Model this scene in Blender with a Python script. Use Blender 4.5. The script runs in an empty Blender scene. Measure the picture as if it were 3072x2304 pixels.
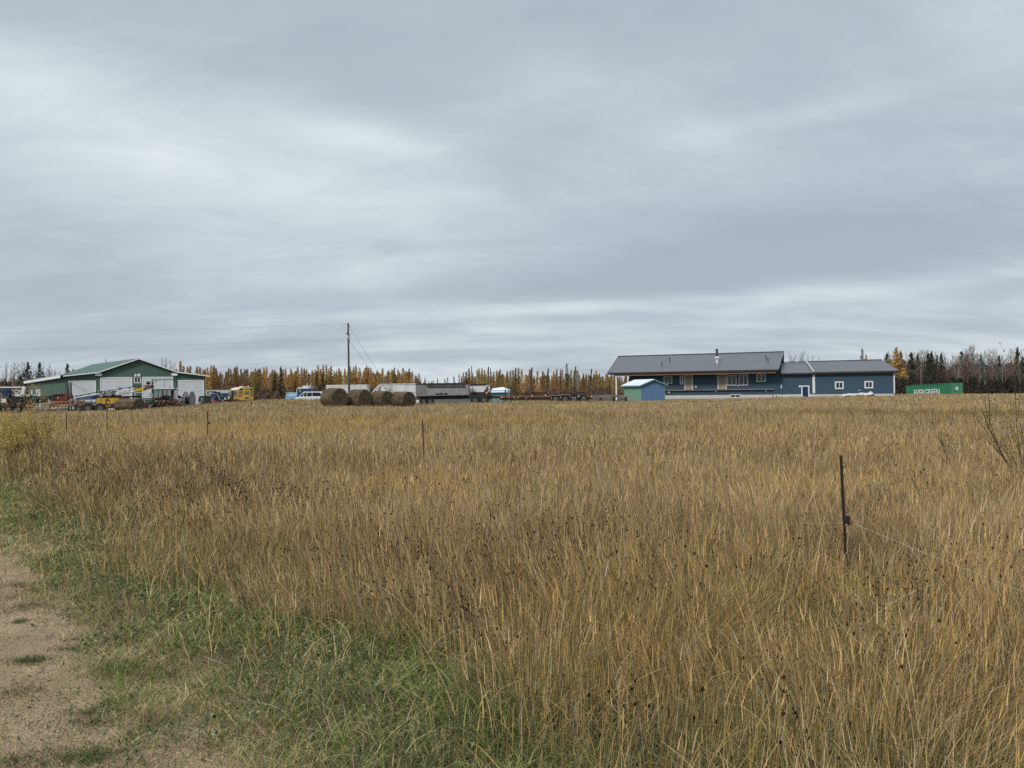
import bpy, math, random
import numpy as np
from mathutils import Vector, Matrix
R = math.radians
random.seed(7); rng = np.random.default_rng(11)
sc = bpy.context.scene
COL = sc.collection

# ------------------------------------------------------------------ camera
F = 2300.0                      # focal length in pixels of the 3072 px wide photograph
HC = 1.75                       # height of the lens above the track
ROLL = 0.0125; PITCH = 20.0 / F
cam_d = bpy.data.cameras.new('camera'); cam = bpy.data.objects.new('camera', cam_d); COL.objects.link(cam)
cam_d.sensor_width = 36; cam_d.lens = 36 * F / 3072; cam_d.clip_start = 0.05; cam_d.clip_end = 6000
cr, sr, cp, sp = math.cos(ROLL), math.sin(ROLL), math.cos(PITCH), math.sin(PITCH)
FWD = Vector((0, cp, sp)); r0 = Vector((1, 0, 0)); u0 = Vector((0, -sp, cp))
RIGHT = r0 * cr - u0 * sr; UP = r0 * sr + u0 * cr
CAM = Vector((0, 0, HC))
cam.matrix_world = Matrix(((RIGHT.x, UP.x, -FWD.x, CAM.x), (RIGHT.y, UP.y, -FWD.y, CAM.y), (RIGHT.z, UP.z, -FWD.z, CAM.z), (0, 0, 0, 1)))
sc.camera = cam
sc.view_settings.view_transform = 'Standard'; sc.view_settings.look = 'None'
sc.view_settings.exposure = 0.2; sc.view_settings.gamma = 1.0
sc.cycles.max_bounces = 5; sc.cycles.diffuse_bounces = 3; sc.cycles.transmission_bounces = 3
sc.cycles.use_denoising = False

# ------------------------------------------------------------------ overcast sky
SUN_EL, SUN_AZ = R(38), R(215)
w = bpy.data.worlds.new('World'); sc.world = w; w.use_nodes = True
nt = w.node_tree; nt.nodes.clear(); L = nt.links
def N(tree, t, **k):
    n = tree.nodes.new(t)
    for a, b in k.items():
        if a.startswith('i_'):
            key = a[2:]; n.inputs[int(key) if key.isdigit() else key.replace('_', ' ')].default_value = b
        else: setattr(n, a, b)
    return n
def mth(tree, op, a, b=None, c=None, clamp=False):
    n = tree.nodes.new('ShaderNodeMath'); n.operation = op; n.use_clamp = clamp
    for i, v in enumerate((a, b, c)):
        if v is None: continue
        if isinstance(v, (int, float)): n.inputs[i].default_value = v
        else: tree.links.new(v, n.inputs[i])
    return n.outputs[0]
def ramp(tree, fac, stops, interp='LINEAR'):
    n = tree.nodes.new('ShaderNodeValToRGB'); n.color_ramp.interpolation = interp
    e = n.color_ramp.elements
    e[0].position, e[0].color = stops[0][0], (*stops[0][1], 1)
    e[1].position, e[1].color = stops[-1][0], (*stops[-1][1], 1)
    for p, c in stops[1:-1]:
        x = e.new(p); x.color = (*c, 1)
    tree.links.new(fac, n.inputs[0]); return n.outputs[0]
def maprange(tree, v, a, b, c, d, smooth=True):
    n = tree.nodes.new('ShaderNodeMapRange'); n.interpolation_type = 'SMOOTHSTEP' if smooth else 'LINEAR'
    tree.links.new(v, n.inputs[0])
    for i, x in enumerate((a, b, c, d)): n.inputs[i + 1].default_value = x
    return n.outputs[0]
tc = N(nt, 'ShaderNodeTexCoord'); sx = N(nt, 'ShaderNodeSeparateXYZ'); L.new(tc.outputs['Generated'], sx.inputs[0])
X, Y, Z = sx.outputs
zc = mth(nt, 'ADD', mth(nt, 'MAXIMUM', Z, 0.0), 0.20)
pu, pv = mth(nt, 'DIVIDE', X, zc), mth(nt, 'DIVIDE', Y, zc)
cb = N(nt, 'ShaderNodeCombineXYZ'); L.new(pu, cb.inputs[0]); L.new(pv, cb.inputs[1])
def skynoise(scl, loc, rot, scale, detail=4, rough=.5, dist=0.0):
    m = N(nt, 'ShaderNodeMapping'); m.inputs['Scale'].default_value = scl; m.inputs['Location'].default_value = loc
    m.inputs['Rotation'].default_value = (0, 0, rot); L.new(cb.outputs[0], m.inputs[0])
    n = N(nt, 'ShaderNodeTexNoise', i_Scale=scale, i_Detail=detail, i_Roughness=rough, i_Distortion=dist); L.new(m.outputs[0], n.inputs['Vector'])
    return n.outputs['Fac']
n1 = skynoise((.8, 1.0, 1), (3.1, 1.7, 0), .35, .8, 5, .55, .5)     # broad sheets
n2 = skynoise((.7, 1.2, 1), (7.0, 4.2, 0), -.25, 2.6, 8, .62, .5)     # finer folds
n3 = skynoise((.22, 1.0, 1), (1.0, 9.2, 0), .05, 3.4, 7, .6, .15)     # long bands low in the sky
def blob(px, py, sxp, syp, rot=0.0):
    """soft patch of thinner cloud round one direction of the sky"""
    d = (FWD + RIGHT * ((px - 1536) / F) - UP * ((py - 1152) / F)).normalized()
    az, el = math.atan2(d.x, d.y), math.asin(d.z)
    A = mth(nt, 'SUBTRACT', mth(nt, 'ARCTAN2', X, Y), az); E = mth(nt, 'SUBTRACT', mth(nt, 'ARCSINE', Z), el)
    c, s = math.cos(rot), math.sin(rot)
    a = mth(nt, 'ADD', mth(nt, 'MULTIPLY', A, c * F / sxp), mth(nt, 'MULTIPLY', E, s * F / sxp))
    b = mth(nt, 'ADD', mth(nt, 'MULTIPLY', A, -s * F / syp), mth(nt, 'MULTIPLY', E, c * F / syp))
    q = mth(nt, 'ADD', mth(nt, 'MULTIPLY', a, a), mth(nt, 'MULTIPLY', b, b))
    return mth(nt, 'EXPONENT', mth(nt, 'MULTIPLY', q, -1.0))
def add(*v):
    o = v[0]
    for x in v[1:]: o = mth(nt, 'ADD', o, x)
    return o
def mul(a, k): return mth(nt, 'MULTIPLY', a, k)
low = maprange(nt, Z, 0.0, .16, 1.0, 0.0)
val = add(mul(n1, .72), mul(n2, .52), mul(mul(mth(nt, 'SUBTRACT', n3, .5), low), 1.1), -.185)
val = add(val, mul(blob(620, 480, 620, 190, -.08), .20), mul(blob(1130, 425, 260, 48, -.14), .24), mul(blob(560, 470, 250, 60, 0), .08),
          mul(blob(1900, 230, 420, 90, .05), .07), mul(blob(2450, 330, 420, 40, .09), .13), mul(blob(150, 300, 340, 130, -.2), .10),
          mul(blob(1500, 930, 900, 22, .03), .22), mul(blob(2650, 870, 700, 36, .06), .20), mul(blob(2500, 960, 900, 30, .02), .12),
          mul(blob(1330, 1130, 330, 38, 0), .30), mul(blob(2900, 1085, 260, 45, 0), .22),
          mul(blob(2300, 730, 700, 100, .06), -.20), mul(blob(1900, 850, 900, 45, .05), -.13), mul(blob(400, 130, 500, 80, -.15), -.06), mul(blob(1500, 380, 420, 60, -.2), -.06), mul(blob(500, 900, 700, 50, 0), -.05))
cloud = ramp(nt, val, [(.18, (.360, .408, .466)), (.42, (.425, .482, .538)), (.58, (.515, .575, .622)), (.78, (.635, .705, .732)), (1.0, (.80, .84, .845))])
zen = maprange(nt, Z, .42, .95, 1.0, 2.2)          # an overcast sky is about three times as bright overhead as at the horizon
vm = N(nt, 'ShaderNodeVectorMath', operation='SCALE'); L.new(cloud, vm.inputs[0]); L.new(zen, vm.inputs['Scale'])
sky = N(nt, 'ShaderNodeTexSky', sky_type='NISHITA', sun_disc=False, sun_elevation=SUN_EL, sun_rotation=SUN_AZ)
b1 = N(nt, 'ShaderNodeBackground', i_Strength=.08); L.new(sky.outputs[0], b1.inputs[0])
b2 = N(nt, 'ShaderNodeBackground', i_Strength=1.0); L.new(vm.outputs[0], b2.inputs[0])
mx = N(nt, 'ShaderNodeMixShader'); mx.inputs[0].default_value = .94; L.new(b1.outputs[0], mx.inputs[1]); L.new(b2.outputs[0], mx.inputs[2])
wo = N(nt, 'ShaderNodeOutputWorld'); L.new(mx.outputs[0], wo.inputs[0])
sd = bpy.data.lights.new('sun', 'SUN'); sd.energy = 1.5; sd.angle = R(10); sd.color = (1, .95, .87)
sun = bpy.data.objects.new('sun', sd); COL.objects.link(sun)
sdir = Vector((math.sin(SUN_AZ) * math.cos(SUN_EL), math.cos(SUN_AZ) * math.cos(SUN_EL), math.sin(SUN_EL)))
sun.rotation_euler = sdir.to_track_quat('Z', 'Y').to_euler()

# ------------------------------------------------------------------ helpers
def ss(a, b, x):
    t = np.clip((np.asarray(x, float) - a) / (b - a), 0, 1); return t * t * (3 - 2 * t)
_tab = np.random.default_rng(5).random((8, 256, 256))
def vnoise(x, y, scale, k=0):
    x = np.asarray(x, float) / scale + 37.3 * k; y = np.asarray(y, float) / scale + 91.7 * k
    xi, yi = np.floor(x).astype(int), np.floor(y).astype(int); fx, fy = x - xi, y - yi
    fx, fy = fx * fx * (3 - 2 * fx), fy * fy * (3 - 2 * fy); T = _tab[k % 8]
    g = lambda a, b: T[a & 255, b & 255]
    return (g(xi, yi) * (1 - fx) + g(xi + 1, yi) * fx) * (1 - fy) + (g(xi, yi + 1) * (1 - fx) + g(xi + 1, yi + 1) * fx) * fy
def fbm(x, y, scale, k=0): return .55 * vnoise(x, y, scale, k) + .3 * vnoise(x, y, scale / 2.1, k + 1) + .15 * vnoise(x, y, scale / 4.3, k + 2)
def sfield(x, y): return (np.asarray(x) - .26) * .762 + (np.asarray(y) - 3.5) * .647     # metres into the field from the verge line
def ground(x, y):
    x, y = np.asarray(x, float), np.asarray(y, float)
    z = .85 * np.exp(-(((x + 23) / 10) ** 2 + ((y - 80) / 20) ** 2))
    z = z + .25 * ss(42, 75, y) * ss(-14, 2, x) * (1 - ss(60, 80, x))
    z = z - .60 * ss(104, 125, y) * ss(38, 48, x)
    z = z + (fbm(x, y, 9, 3) - .5) * .16 * ss(6, 20, y) + (vnoise(x, y, .7, 2) - .5) * .03 * ss(.2, 1.0, sfield(x, y))
    z = z - .05 * np.exp(-((sfield(x, y) - .5) / .6) ** 2)
    return z
def gz(x, y): return float(ground(x, y))
def ray(px, py): return FWD + RIGHT * ((px - 1536) / F) - UP * ((py - 1152) / F)
def at(px, d, z=None):
    """ground point in the direction of column px, d metres out along the view axis"""
    r = ray(px, 1172 - ROLL * (px - 1536)); x, y = r.x * d / r.y, d
    return Vector((x, y, gz(x, y) if z is None else z))
def zat(px, py, d):
    r = ray(px, py); return HC + r.z * d / r.y
_mats = {}
def mat(key, col, rough=.8, var=.12, scale=6, metal=0.0, bump=0.0, bscale=40, wave=None, spec=.3, dirt=None, objvar=0.0, trans=0.0):
    if key in _mats: return _mats[key]
    m = bpy.data.materials.new(key); m.use_nodes = True; t = m.node_tree; b = t.nodes['Principled BSDF']
    b.inputs['Roughness'].default_value = rough; b.inputs['Metallic'].default_value = metal; b.inputs['Specular IOR Level'].default_value = spec
    tc = N(t, 'ShaderNodeTexCoord'); n = N(t, 'ShaderNodeTexNoise', i_Scale=scale, i_Detail=6, i_Roughness=.6); t.links.new(tc.outputs['Object'], n.inputs['Vector'])
    lo, hi = tuple(c * (1 - var) for c in col), tuple(min(1, c * (1 + var)) for c in col)
    c = ramp(t, n.outputs['Fac'], [(.3, lo), (.7, hi)])
    if dirt:
        n2 = N(t, 'ShaderNodeTexNoise', i_Scale=dirt[1], i_Detail=8, i_Roughness=.7); t.links.new(tc.outputs['Object'], n2.inputs['Vector'])
        f = maprange(t, n2.outputs['Fac'], dirt[2], dirt[2] + .12, 0, 1)
        x = N(t, 'ShaderNodeMix', data_type='RGBA'); t.links.new(f, x.inputs[0]); t.links.new(c, x.inputs[6]); x.inputs[7].default_value = (*dirt[0], 1); c = x.outputs[2]
    if objvar:
        oi = N(t, 'ShaderNodeObjectInfo'); h = N(t, 'ShaderNodeHueSaturation')
        t.links.new(maprange(t, oi.outputs['Random'], 0, 1, .5 - objvar * .09, .5 + objvar * .06, False), h.inputs['Hue'])
        t.links.new(maprange(t, mth(t, 'FRACT', mth(t, 'MULTIPLY', oi.outputs['Random'], 7.3)), 0, 1, 1 - objvar, 1 + objvar, False), h.inputs['Value'])
        t.links.new(c, h.inputs['Color']); c = h.outputs[0]
    t.links.new(c, b.inputs['Base Color'])
    hgt = None
    if bump:
        nb = N(t, 'ShaderNodeTexNoise', i_Scale=bscale, i_Detail=4); t.links.new(tc.outputs['Object'], nb.inputs['Vector']); hgt = mth(t, 'MULTIPLY', nb.outputs['Fac'], bump)
    if wave:      # (axis, period, depth): ribs of sheet metal, laps of siding
        s = N(t, 'ShaderNodeSeparateXYZ'); t.links.new(tc.outputs['Object'], s.inputs[0])
        p = mth(t, 'PINGPONG', s.outputs['XYZ'.index(wave[0])], wave[1] / 2)
        p = maprange(t, p, wave[1] * .30, wave[1] * .5, 0, wave[2]); hgt = p if hgt is None else mth(t, 'ADD', hgt, p)
    if hgt is not None:
        bp = N(t, 'ShaderNodeBump'); bp.inputs['Distance'].default_value = 1; t.links.new(hgt, bp.inputs['Height']); t.links.new(bp.outputs[0], b.inputs['Normal'])
    _mats[key] = m; return m
class MB:
    def __init__(s): s.v, s.f = [], []
    def add(s, vs, fs):
        k = len(s.v); s.v += [tuple(p) for p in vs]; s.f += [tuple(i + k for i in f) for f in fs]; return s
    def box(s, x0, x1, y0, y1, z0, z1, M=None):
        vs = [(x, y, z) for z in (z0, z1) for x, y in ((x0, y0), (x1, y0), (x1, y1), (x0, y1))]
        if M is not None: vs = [M @ Vector(p) for p in vs]
        return s.add(vs, [(0, 3, 2, 1), (4, 5, 6, 7), (0, 1, 5, 4), (1, 2, 6, 5), (2, 3, 7, 6), (3, 0, 4, 7)])
    def tube(s, a, b, r, r2=None, n=8):
        a, b = Vector(a), Vector(b); r2 = r if r2 is None else r2; d = (b - a).normalized()
        u = d.orthogonal().normalized(); w_ = d.cross(u); vs = []
        for c, q in ((a, r), (b, r2)):
            for i in range(n):
                t = 2 * math.pi * i / n; vs.append(c + (u * math.cos(t) + w_ * math.sin(t)) * q)
        fs = [(i, (i + 1) % n, n + (i + 1) % n, n + i) for i in range(n)] + [tuple(range(n))[::-1], tuple(range(n, 2 * n))]
        return s.add(vs, fs)
    def path(s, pts, r, n=6, r2=None):
        m = len(pts) - 1
        for i in range(m):
            ra = r if r2 is None else r + (r2 - r) * i / m; rb = r if r2 is None else r + (r2 - r) * (i + 1) / m
            s.tube(pts[i], pts[i + 1], ra, rb, n)
        return s
    def beam(s, a, b, wd, ht):
        a, b = Vector(a), Vector(b); d = (b - a); l = d.length; d = d / l
        up = Vector((0, 0, 1)) if abs(d.z) < .95 else Vector((0, 1, 0)); sd_ = d.cross(up).normalized(); up = sd_.cross(d)
        vs = [c + sd_ * (i * wd / 2) + up * (j * ht / 2) for c in (a, b) for i, j in ((-1, -1), (1, -1), (1, 1), (-1, 1))]
        return s.add(vs, [(0, 1, 2, 3), (7, 6, 5, 4), (0, 4, 5, 1), (1, 5, 6, 2), (2, 6, 7, 3), (3, 7, 4, 0)])
    def prism(s, prof, y0, y1):
        """profile in x,z extruded along y"""
        n = len(prof); vs = [(x, y0, z) for x, z in prof] + [(x, y1, z) for x, z in prof]
        return s.add(vs, [tuple(range(n)), tuple(range(n, 2 * n))[::-1]] + [(i, n + i, n + (i + 1) % n, (i + 1) % n) for i in range(n)])
    def prismx(s, prof, x0, x1):
        """profile in y,z extruded along x"""
        n = len(prof); vs = [(x0, y, z) for y, z in prof] + [(x1, y, z) for y, z in prof]
        return s.add(vs, [tuple(range(n))[::-1], tuple(range(n, 2 * n))] + [(i, (i + 1) % n, n + (i + 1) % n, n + i) for i in range(n)])
    def slab(s, pts, th):
        """a sheet through pts with thickness th downward"""
        n = len(pts); pts = [Vector(p) for p in pts]; vs = pts + [p - Vector((0, 0, th)) for p in pts]
        return s.add(vs, [tuple(range(n)), tuple(range(n, 2 * n))[::-1]] + [(i, n + i, n + (i + 1) % n, (i + 1) % n) for i in range(n)])
    def wheel(s, x, y, z, r, wd, n=20):
        """tyre with a hollowed hub side, axle along y"""
        prof = [(.0, wd * .22), (r * .5, wd * .22), (r * .56, wd * .5), (r * .9, wd * .5), (r, wd * .3)]
        rings = prof + [(a, -b) for a, b in prof[::-1]]; vs = []
        for a, b in rings:
            for i in range(n):
                t = 2 * math.pi * i / n; vs.append((x + a * math.cos(t), y + b, z + a * math.sin(t)))
        m = len(rings)
        return s.add(vs, [(k * n + i, k * n + (i + 1) % n, (k + 1) * n + (i + 1) % n, (k + 1) * n + i) for k in range(m - 1) for i in range(n)])
    def disc(s, c, r, th, axis='y', n=24):
        d = {'x': Vector((1, 0, 0)), 'y': Vector((0, 1, 0)), 'z': Vector((0, 0, 1))}[axis]; c = Vector(c)
        return s.tube(c - d * th / 2, c + d * th / 2, r, None, n)
    def build(s, name, m, parent=None, smooth=False, loc=None, bevel=0.0):
        me = bpy.data.meshes.new(name); me.from_pydata([tuple(p) for p in s.v], [], s.f); me.materials.append(m); me.update()
        if smooth: me.polygons.foreach_set('use_smooth', [True] * len(me.polygons))
        o = bpy.data.objects.new(name, me); COL.objects.link(o)
        if parent is not None: o.parent = parent
        if loc is not None: o.location = loc
        if bevel:
            b = o.modifiers.new('edge', 'BEVEL'); b.width = bevel; b.segments = 2; b.limit_method = 'ANGLE'
        return o
def tag(o, label=None, cat=None, group=None, kind=None):
    for k, v in (('label', label), ('category', cat), ('group', group), ('kind', kind)):
        if v: o[k] = v
    return o
def thing(name, loc, rz, label, cat, group=None):
    o = bpy.data.objects.new(name, None); COL.objects.link(o); o.empty_display_size = .3
    o.location = loc; o.rotation_euler = (0, 0, rz); return tag(o, label, cat, group)
_kids = {}
def copy_thing(root, loc, rz=None, scale=None, label=None, group=None):
    def cp_(o, par):
        c = o.copy(); COL.objects.link(c); c.parent = par
        for ch in o.children: cp_(ch, c)
        return c
    c = cp_(root, None); c.location = loc
    if rz is not None: c.rotation_euler = (0, 0, rz)
    if scale is not None: c.scale = scale
    if label: c['label'] = label
    if group: c['group'] = group
    return c

# ------------------------------------------------------------------ ground and track
def spaced(lo, hi, n, k):
    t = np.linspace(-1, 1, n); return (lo + hi) / 2 + (hi - lo) / 2 * np.sinh(k * t) / math.sinh(k)
gx = spaced(-1800, 1800, 321, 8.2); t_ = np.linspace(0, 1, 300); gy = -60 + 2300 * (np.exp(6.0 * t_) - 1) / (math.exp(6.0) - 1)
gy = np.sort(np.concatenate([gy, np.linspace(1, 14, 60)]))
XX, YY = np.meshgrid(gx, gy); ZZ = ground(XX, YY)
road = ss(-1.15, -1.45, sfield(XX, YY) + (vnoise(XX, YY, .9, 6) - .5) * .3)
V = np.stack([XX, YY, ZZ], -1).reshape(-1, 3); nx_, ny_ = len(gx), len(gy)
idx = (np.arange(ny_ - 1)[:, None] * nx_ + np.arange(nx_ - 1)[None]).reshape(-1)
Fq = np.stack([idx, idx + 1, idx + nx_ + 1, idx + nx_], -1)
def fastmesh(name, V, Fq, m, cols=None):
    me = bpy.data.meshes.new(name); nv, nf = len(V), len(Fq)
    me.vertices.add(nv); me.vertices.foreach_set('co', np.ascontiguousarray(V, np.float32).ravel())
    me.loops.add(nf * Fq.shape[1]); me.loops.foreach_set('vertex_index', np.ascontiguousarray(Fq, np.int32).ravel())
    me.polygons.add(nf); me.polygons.foreach_set('loop_start', np.arange(0, nf * Fq.shape[1], Fq.shape[1], dtype=np.int32))
    if cols is not None:
        a = me.attributes.new('tone', 'FLOAT_COLOR', 'POINT'); c4 = np.ones((nv, 4), np.float32); c4[:, :3] = cols; a.data.foreach_set('color', c4.ravel())
    me.update(calc_edges=True); me.materials.append(m)
    o = bpy.data.objects.new(name, me); COL.objects.link(o); return o
def soil_mat():
    m = bpy.data.materials.new('thatch and soil'); m.use_nodes = True; t = m.node_tree; b = t.nodes['Principled BSDF']; b.inputs['Roughness'].default_value = .95
    g = N(t, 'ShaderNodeNewGeometry'); n = N(t, 'ShaderNodeTexNoise', i_Scale=9, i_Detail=8, i_Roughness=.75); t.links.new(g.outputs['Position'], n.inputs['Vector'])
    n2 = N(t, 'ShaderNodeTexNoise', i_Scale=.4, i_Detail=3); t.links.new(g.outputs['Position'], n2.inputs['Vector'])
    c1 = ramp(t, n.outputs['Fac'], [(.3, (.03, .022, .012)), (.55, (.075, .055, .03)), (.75, (.14, .105, .055))])
    c2 = ramp(t, n.outputs['Fac'], [(.3, (.025, .026, .011)), (.6, (.065, .06, .025)), (.8, (.13, .105, .05))])
    x = N(t, 'ShaderNodeMix', data_type='RGBA'); t.links.new(maprange(t, n2.outputs['Fac'], .4, .6, 0, 1), x.inputs[0]); t.links.new(c1, x.inputs[6]); t.links.new(c2, x.inputs[7])
    se = N(t, 'ShaderNodeSeparateXYZ'); t.links.new(g.outputs['Position'], se.inputs[0]); n3_ = N(t, 'ShaderNodeTexNoise', i_Scale=3, i_Detail=5); t.links.new(g.outputs['Position'], n3_.inputs['Vector'])
    sv = mth(t, 'ADD', mth(t, 'ADD', mth(t, 'MULTIPLY', se.outputs[0], .762), mth(t, 'MULTIPLY', se.outputs[1], .647)), mth(t, 'MULTIPLY', n3_.outputs['Fac'], 1.2))
    xx = N(t, 'ShaderNodeMix', data_type='RGBA'); t.links.new(maprange(t, sv, 2.1, 2.7, 1, 0), xx.inputs[0]); t.links.new(x.outputs[2], xx.inputs[6]); t.links.new(ramp(t, n.outputs['Fac'], [(.3, (.15, .10, .062)), (.6, (.26, .18, .115)), (.8, (.34, .25, .165))]), xx.inputs[7]); x = xx
    t.links.new(x.outputs[2], b.inputs['Base Color']); bp = N(t, 'ShaderNodeBump', i_Distance=.03); t.links.new(n.outputs['Fac'], bp.inputs['Height']); t.links.new(bp.outputs[0], b.inputs['Normal'])
    return m
tag(fastmesh('ground', V, Fq, soil_mat()), kind='structure')
def dirt_mat():
    m = bpy.data.materials.new('sandy dirt and fine gravel'); m.use_nodes = True; t = m.node_tree; b = t.nodes['Principled BSDF']; b.inputs['Roughness'].default_value = .95
    g = N(t, 'ShaderNodeNewGeometry'); P = g.outputs['Position']
    a = N(t, 'ShaderNodeTexNoise', i_Scale=1.6, i_Detail=9, i_Roughness=.68); t.links.new(P, a.inputs['Vector'])
    f = N(t, 'ShaderNodeTexNoise', i_Scale=75, i_Detail=5, i_Roughness=.8); t.links.new(P, f.inputs['Vector'])
    v = N(t, 'ShaderNodeTexVoronoi', i_Scale=95); t.links.new(P, v.inputs['Vector'])
    base = ramp(t, a.outputs['Fac'], [(.3, (.30, .205, .118)), (.5, (.42, .30, .18)), (.72, (.53, .395, .25))])
    peb = ramp(t, v.outputs['Color'], [(0, (.35, .33, .30)), (.5, (.9, .88, .85)), (.8, (1.1, 1.08, 1.0)), (1, (1.5, 1.45, 1.35))])
    x = N(t, 'ShaderNodeMix', data_type='RGBA', blend_type='MULTIPLY'); x.inputs[0].default_value = .8; t.links.new(base, x.inputs[6]); t.links.new(peb, x.inputs[7])
    y = N(t, 'ShaderNodeMix', data_type='RGBA', blend_type='MULTIPLY'); y.inputs[0].default_value = .9; t.links.new(x.outputs[2], y.inputs[6])
    t.links.new(ramp(t, f.outputs['Fac'], [(.34, (.35, .32, .29)), (.48, (1, 1, 1)), (.7, (1.25, 1.2, 1.15))]), y.inputs[7]); t.links.new(y.outputs[2], b.inputs['Base Color'])
    h = mth(t, 'ADD', mth(t, 'MULTIPLY', f.outputs['Fac'], .7), mth(t, 'MULTIPLY', v.outputs['Distance'], -.9))
    bp = N(t, 'ShaderNodeBump', i_Distance=.012); t.links.new(h, bp.inputs['Height']); t.links.new(bp.outputs[0], b.inputs['Normal'])
    return m
# the track: a strip 4 mm above the ground running beside the verge
TD, TN = np.array([-.647, .762]), np.array([.762, .647])
ta = np.concatenate([np.linspace(-14, 12, 150), np.linspace(12.4, 90, 90)]); tb = np.linspace(-5.0, -.95, 42)
AA, BB = np.meshgrid(ta, tb); RX = .26 + AA * TD[0] + BB * TN[0]; RY = 3.5 + AA * TD[1] + BB * TN[1]
edge = (vnoise(RX, RY, 1.1, 4) - .5) * .5 * (BB > -1.0)
RX += edge * TN[0]; RY += edge * TN[1]
RZ = ground(RX, RY) + .014 - .008 * ss(-1.25, -.95, BB) + (vnoise(RX, RY, .25, 1) - .5) * .012
V = np.stack([RX, RY, RZ], -1).reshape(-1, 3); nx_, ny_ = len(ta), len(tb)
idx = (np.arange(ny_ - 1)[:, None] * nx_ + np.arange(nx_ - 1)[None]).reshape(-1)
tag(fastmesh('dirt_track', V, np.stack([idx, idx + 1, idx + nx_ + 1, idx + nx_], -1), dirt_mat()), kind='structure')
# ------------------------------------------------------------------ grass
def leaf_mat(name, translucent=.35, rough=.85):
    m = bpy.data.materials.new(name); m.use_nodes = True; t = m.node_tree; t.nodes.clear()
    a = N(t, 'ShaderNodeAttribute', attribute_name='tone'); d = N(t, 'ShaderNodeBsdfDiffuse'); tr = N(t, 'ShaderNodeBsdfTranslucent')
    t.links.new(a.outputs['Color'], d.inputs[0]); t.links.new(a.outputs['Color'], tr.inputs[0])
    x = N(t, 'ShaderNodeMixShader'); x.inputs[0].default_value = translucent; t.links.new(d.outputs[0], x.inputs[1]); t.links.new(tr.outputs[0], x.inputs[2])
    o = N(t, 'ShaderNodeOutputMaterial'); t.links.new(x.outputs[0], o.inputs[0]); return m
LEAF = leaf_mat('grass blades', .12)
def blades(P, h, lean, ang, wd, col, segs=3, tipw=.25, curve=1.8, wang=None, colt=None, droop=0.0):
    """N curved blades as strips of quads: base P, height h, bend towards ang by lean*h, width wd"""
    n = len(P); t = np.linspace(0, 1, segs + 1)[None, :]
    h, lean, ang, wd = (np.broadcast_to(np.asarray(a, float), (n,))[:, None] for a in (h, lean, ang, wd))
    off = lean * h * t ** curve
    up = h * t * (1 - droop * t * t) * np.sqrt(np.clip(1 - (np.clip(lean, 0, .95) * .6 * t) ** 2, .2, 1))
    c = np.stack([P[:, 0:1] + np.cos(ang) * off, P[:, 1:2] + np.sin(ang) * off, P[:, 2:3] + up], -1)
    wa = rng.random((n, 1)) * 6.283 if wang is None else wang[:, None]
    hw = wd * .5 * (1 - (1 - tipw) * t ** 1.5)
    d = np.stack([np.cos(wa) * hw, np.sin(wa) * hw, np.zeros_like(hw)], -1)
    V = np.stack([c - d, c + d], 2).reshape(n, -1, 3)              # n, (segs+1)*2, 3
    k = np.arange(segs); q = np.stack([2 * k, 2 * k + 1, 2 * k + 3, 2 * k + 2], -1)
    Fq = (np.arange(n)[:, None, None] * (2 * segs + 2) + q[None]).reshape(-1, 4)
    C = np.repeat(col[:, None], segs + 1, 1)
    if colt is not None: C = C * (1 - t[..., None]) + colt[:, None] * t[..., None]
    return V.reshape(-1, 3), Fq, np.repeat(C, 2, 1).reshape(-1, 3), c[:, -1]
class Soup:
    def __init__(s): s.V, s.F, s.C, s.k = [], [], [], 0
    def add(s, V, Fq, C, *_): s.V.append(V); s.F.append(Fq + s.k); s.C.append(C); s.k += len(V)
    def build(s, name, kind='stuff', m=None):
        o = fastmesh(name, np.concatenate(s.V), np.concatenate(s.F), m or LEAF, np.concatenate(s.C)); o['kind'] = kind; return o
def scatter(y0, y1, dens, keep=None, xk=.70, xm=1.3, x0=None, x1=None):
    A = 0.5 * ((2 * (xk * y0 + xm)) + (2 * (xk * y1 + xm))) * (y1 - y0); n = int(A * dens)
    y = np.sqrt(rng.random(n) * (y1 ** 2 - y0 ** 2) + y0 ** 2); x = (rng.random(n) * 2 - 1) * (xk * y + xm)
    k = np.ones(n, bool)
    if keep is not None: k &= rng.random(n) < keep(x, y)
    return x[k], y[k]
def mixc(n, pal, wts):
    """random colours between the entries of a palette; wts (n, k)"""
    wts = wts / wts.sum(1, keepdims=True); cs = np.cumsum(wts, 1); r = rng.random((n, 1)); i = (r > cs).sum(1).clip(0, len(pal) - 1)
    return np.array(pal)[i] * (.42 + .72 * rng.random((n, 1)) ** 1.3 + .55 * (rng.random((n, 1)) < .09)) * (1 + (rng.random((n, 3)) - .5) * .10)
STRAW, GOLD, BROWN, GREY, RED, GREEN = (.68, .49, .25), (.70, .48, .175), (.21, .135, .068), (.62, .485, .325), (.43, .25, .125), (.23, .24, .075)
def fieldness(x, y):
    s = sfield(x, y) + (fbm(x, y, 1.8, 2) - .5) * 1.9 + .35 + .15 * ss(5, 12, y)
    return np.clip(ss(-.15, 1.05, s) ** 1.2 + .04 * ss(-1.3, -.3, s), 0, 1)
def yard(x, y):          # where the field stops and the yard begins
    lim = 73 + 8 * ss(-42, -25, x) + 8 * ss(-8, 2, x) + 12 * ss(14, 20, x) + 16 * ss(36, 44, x)
    return 1 - ss(lim - 1, lim + 2, y)
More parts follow.
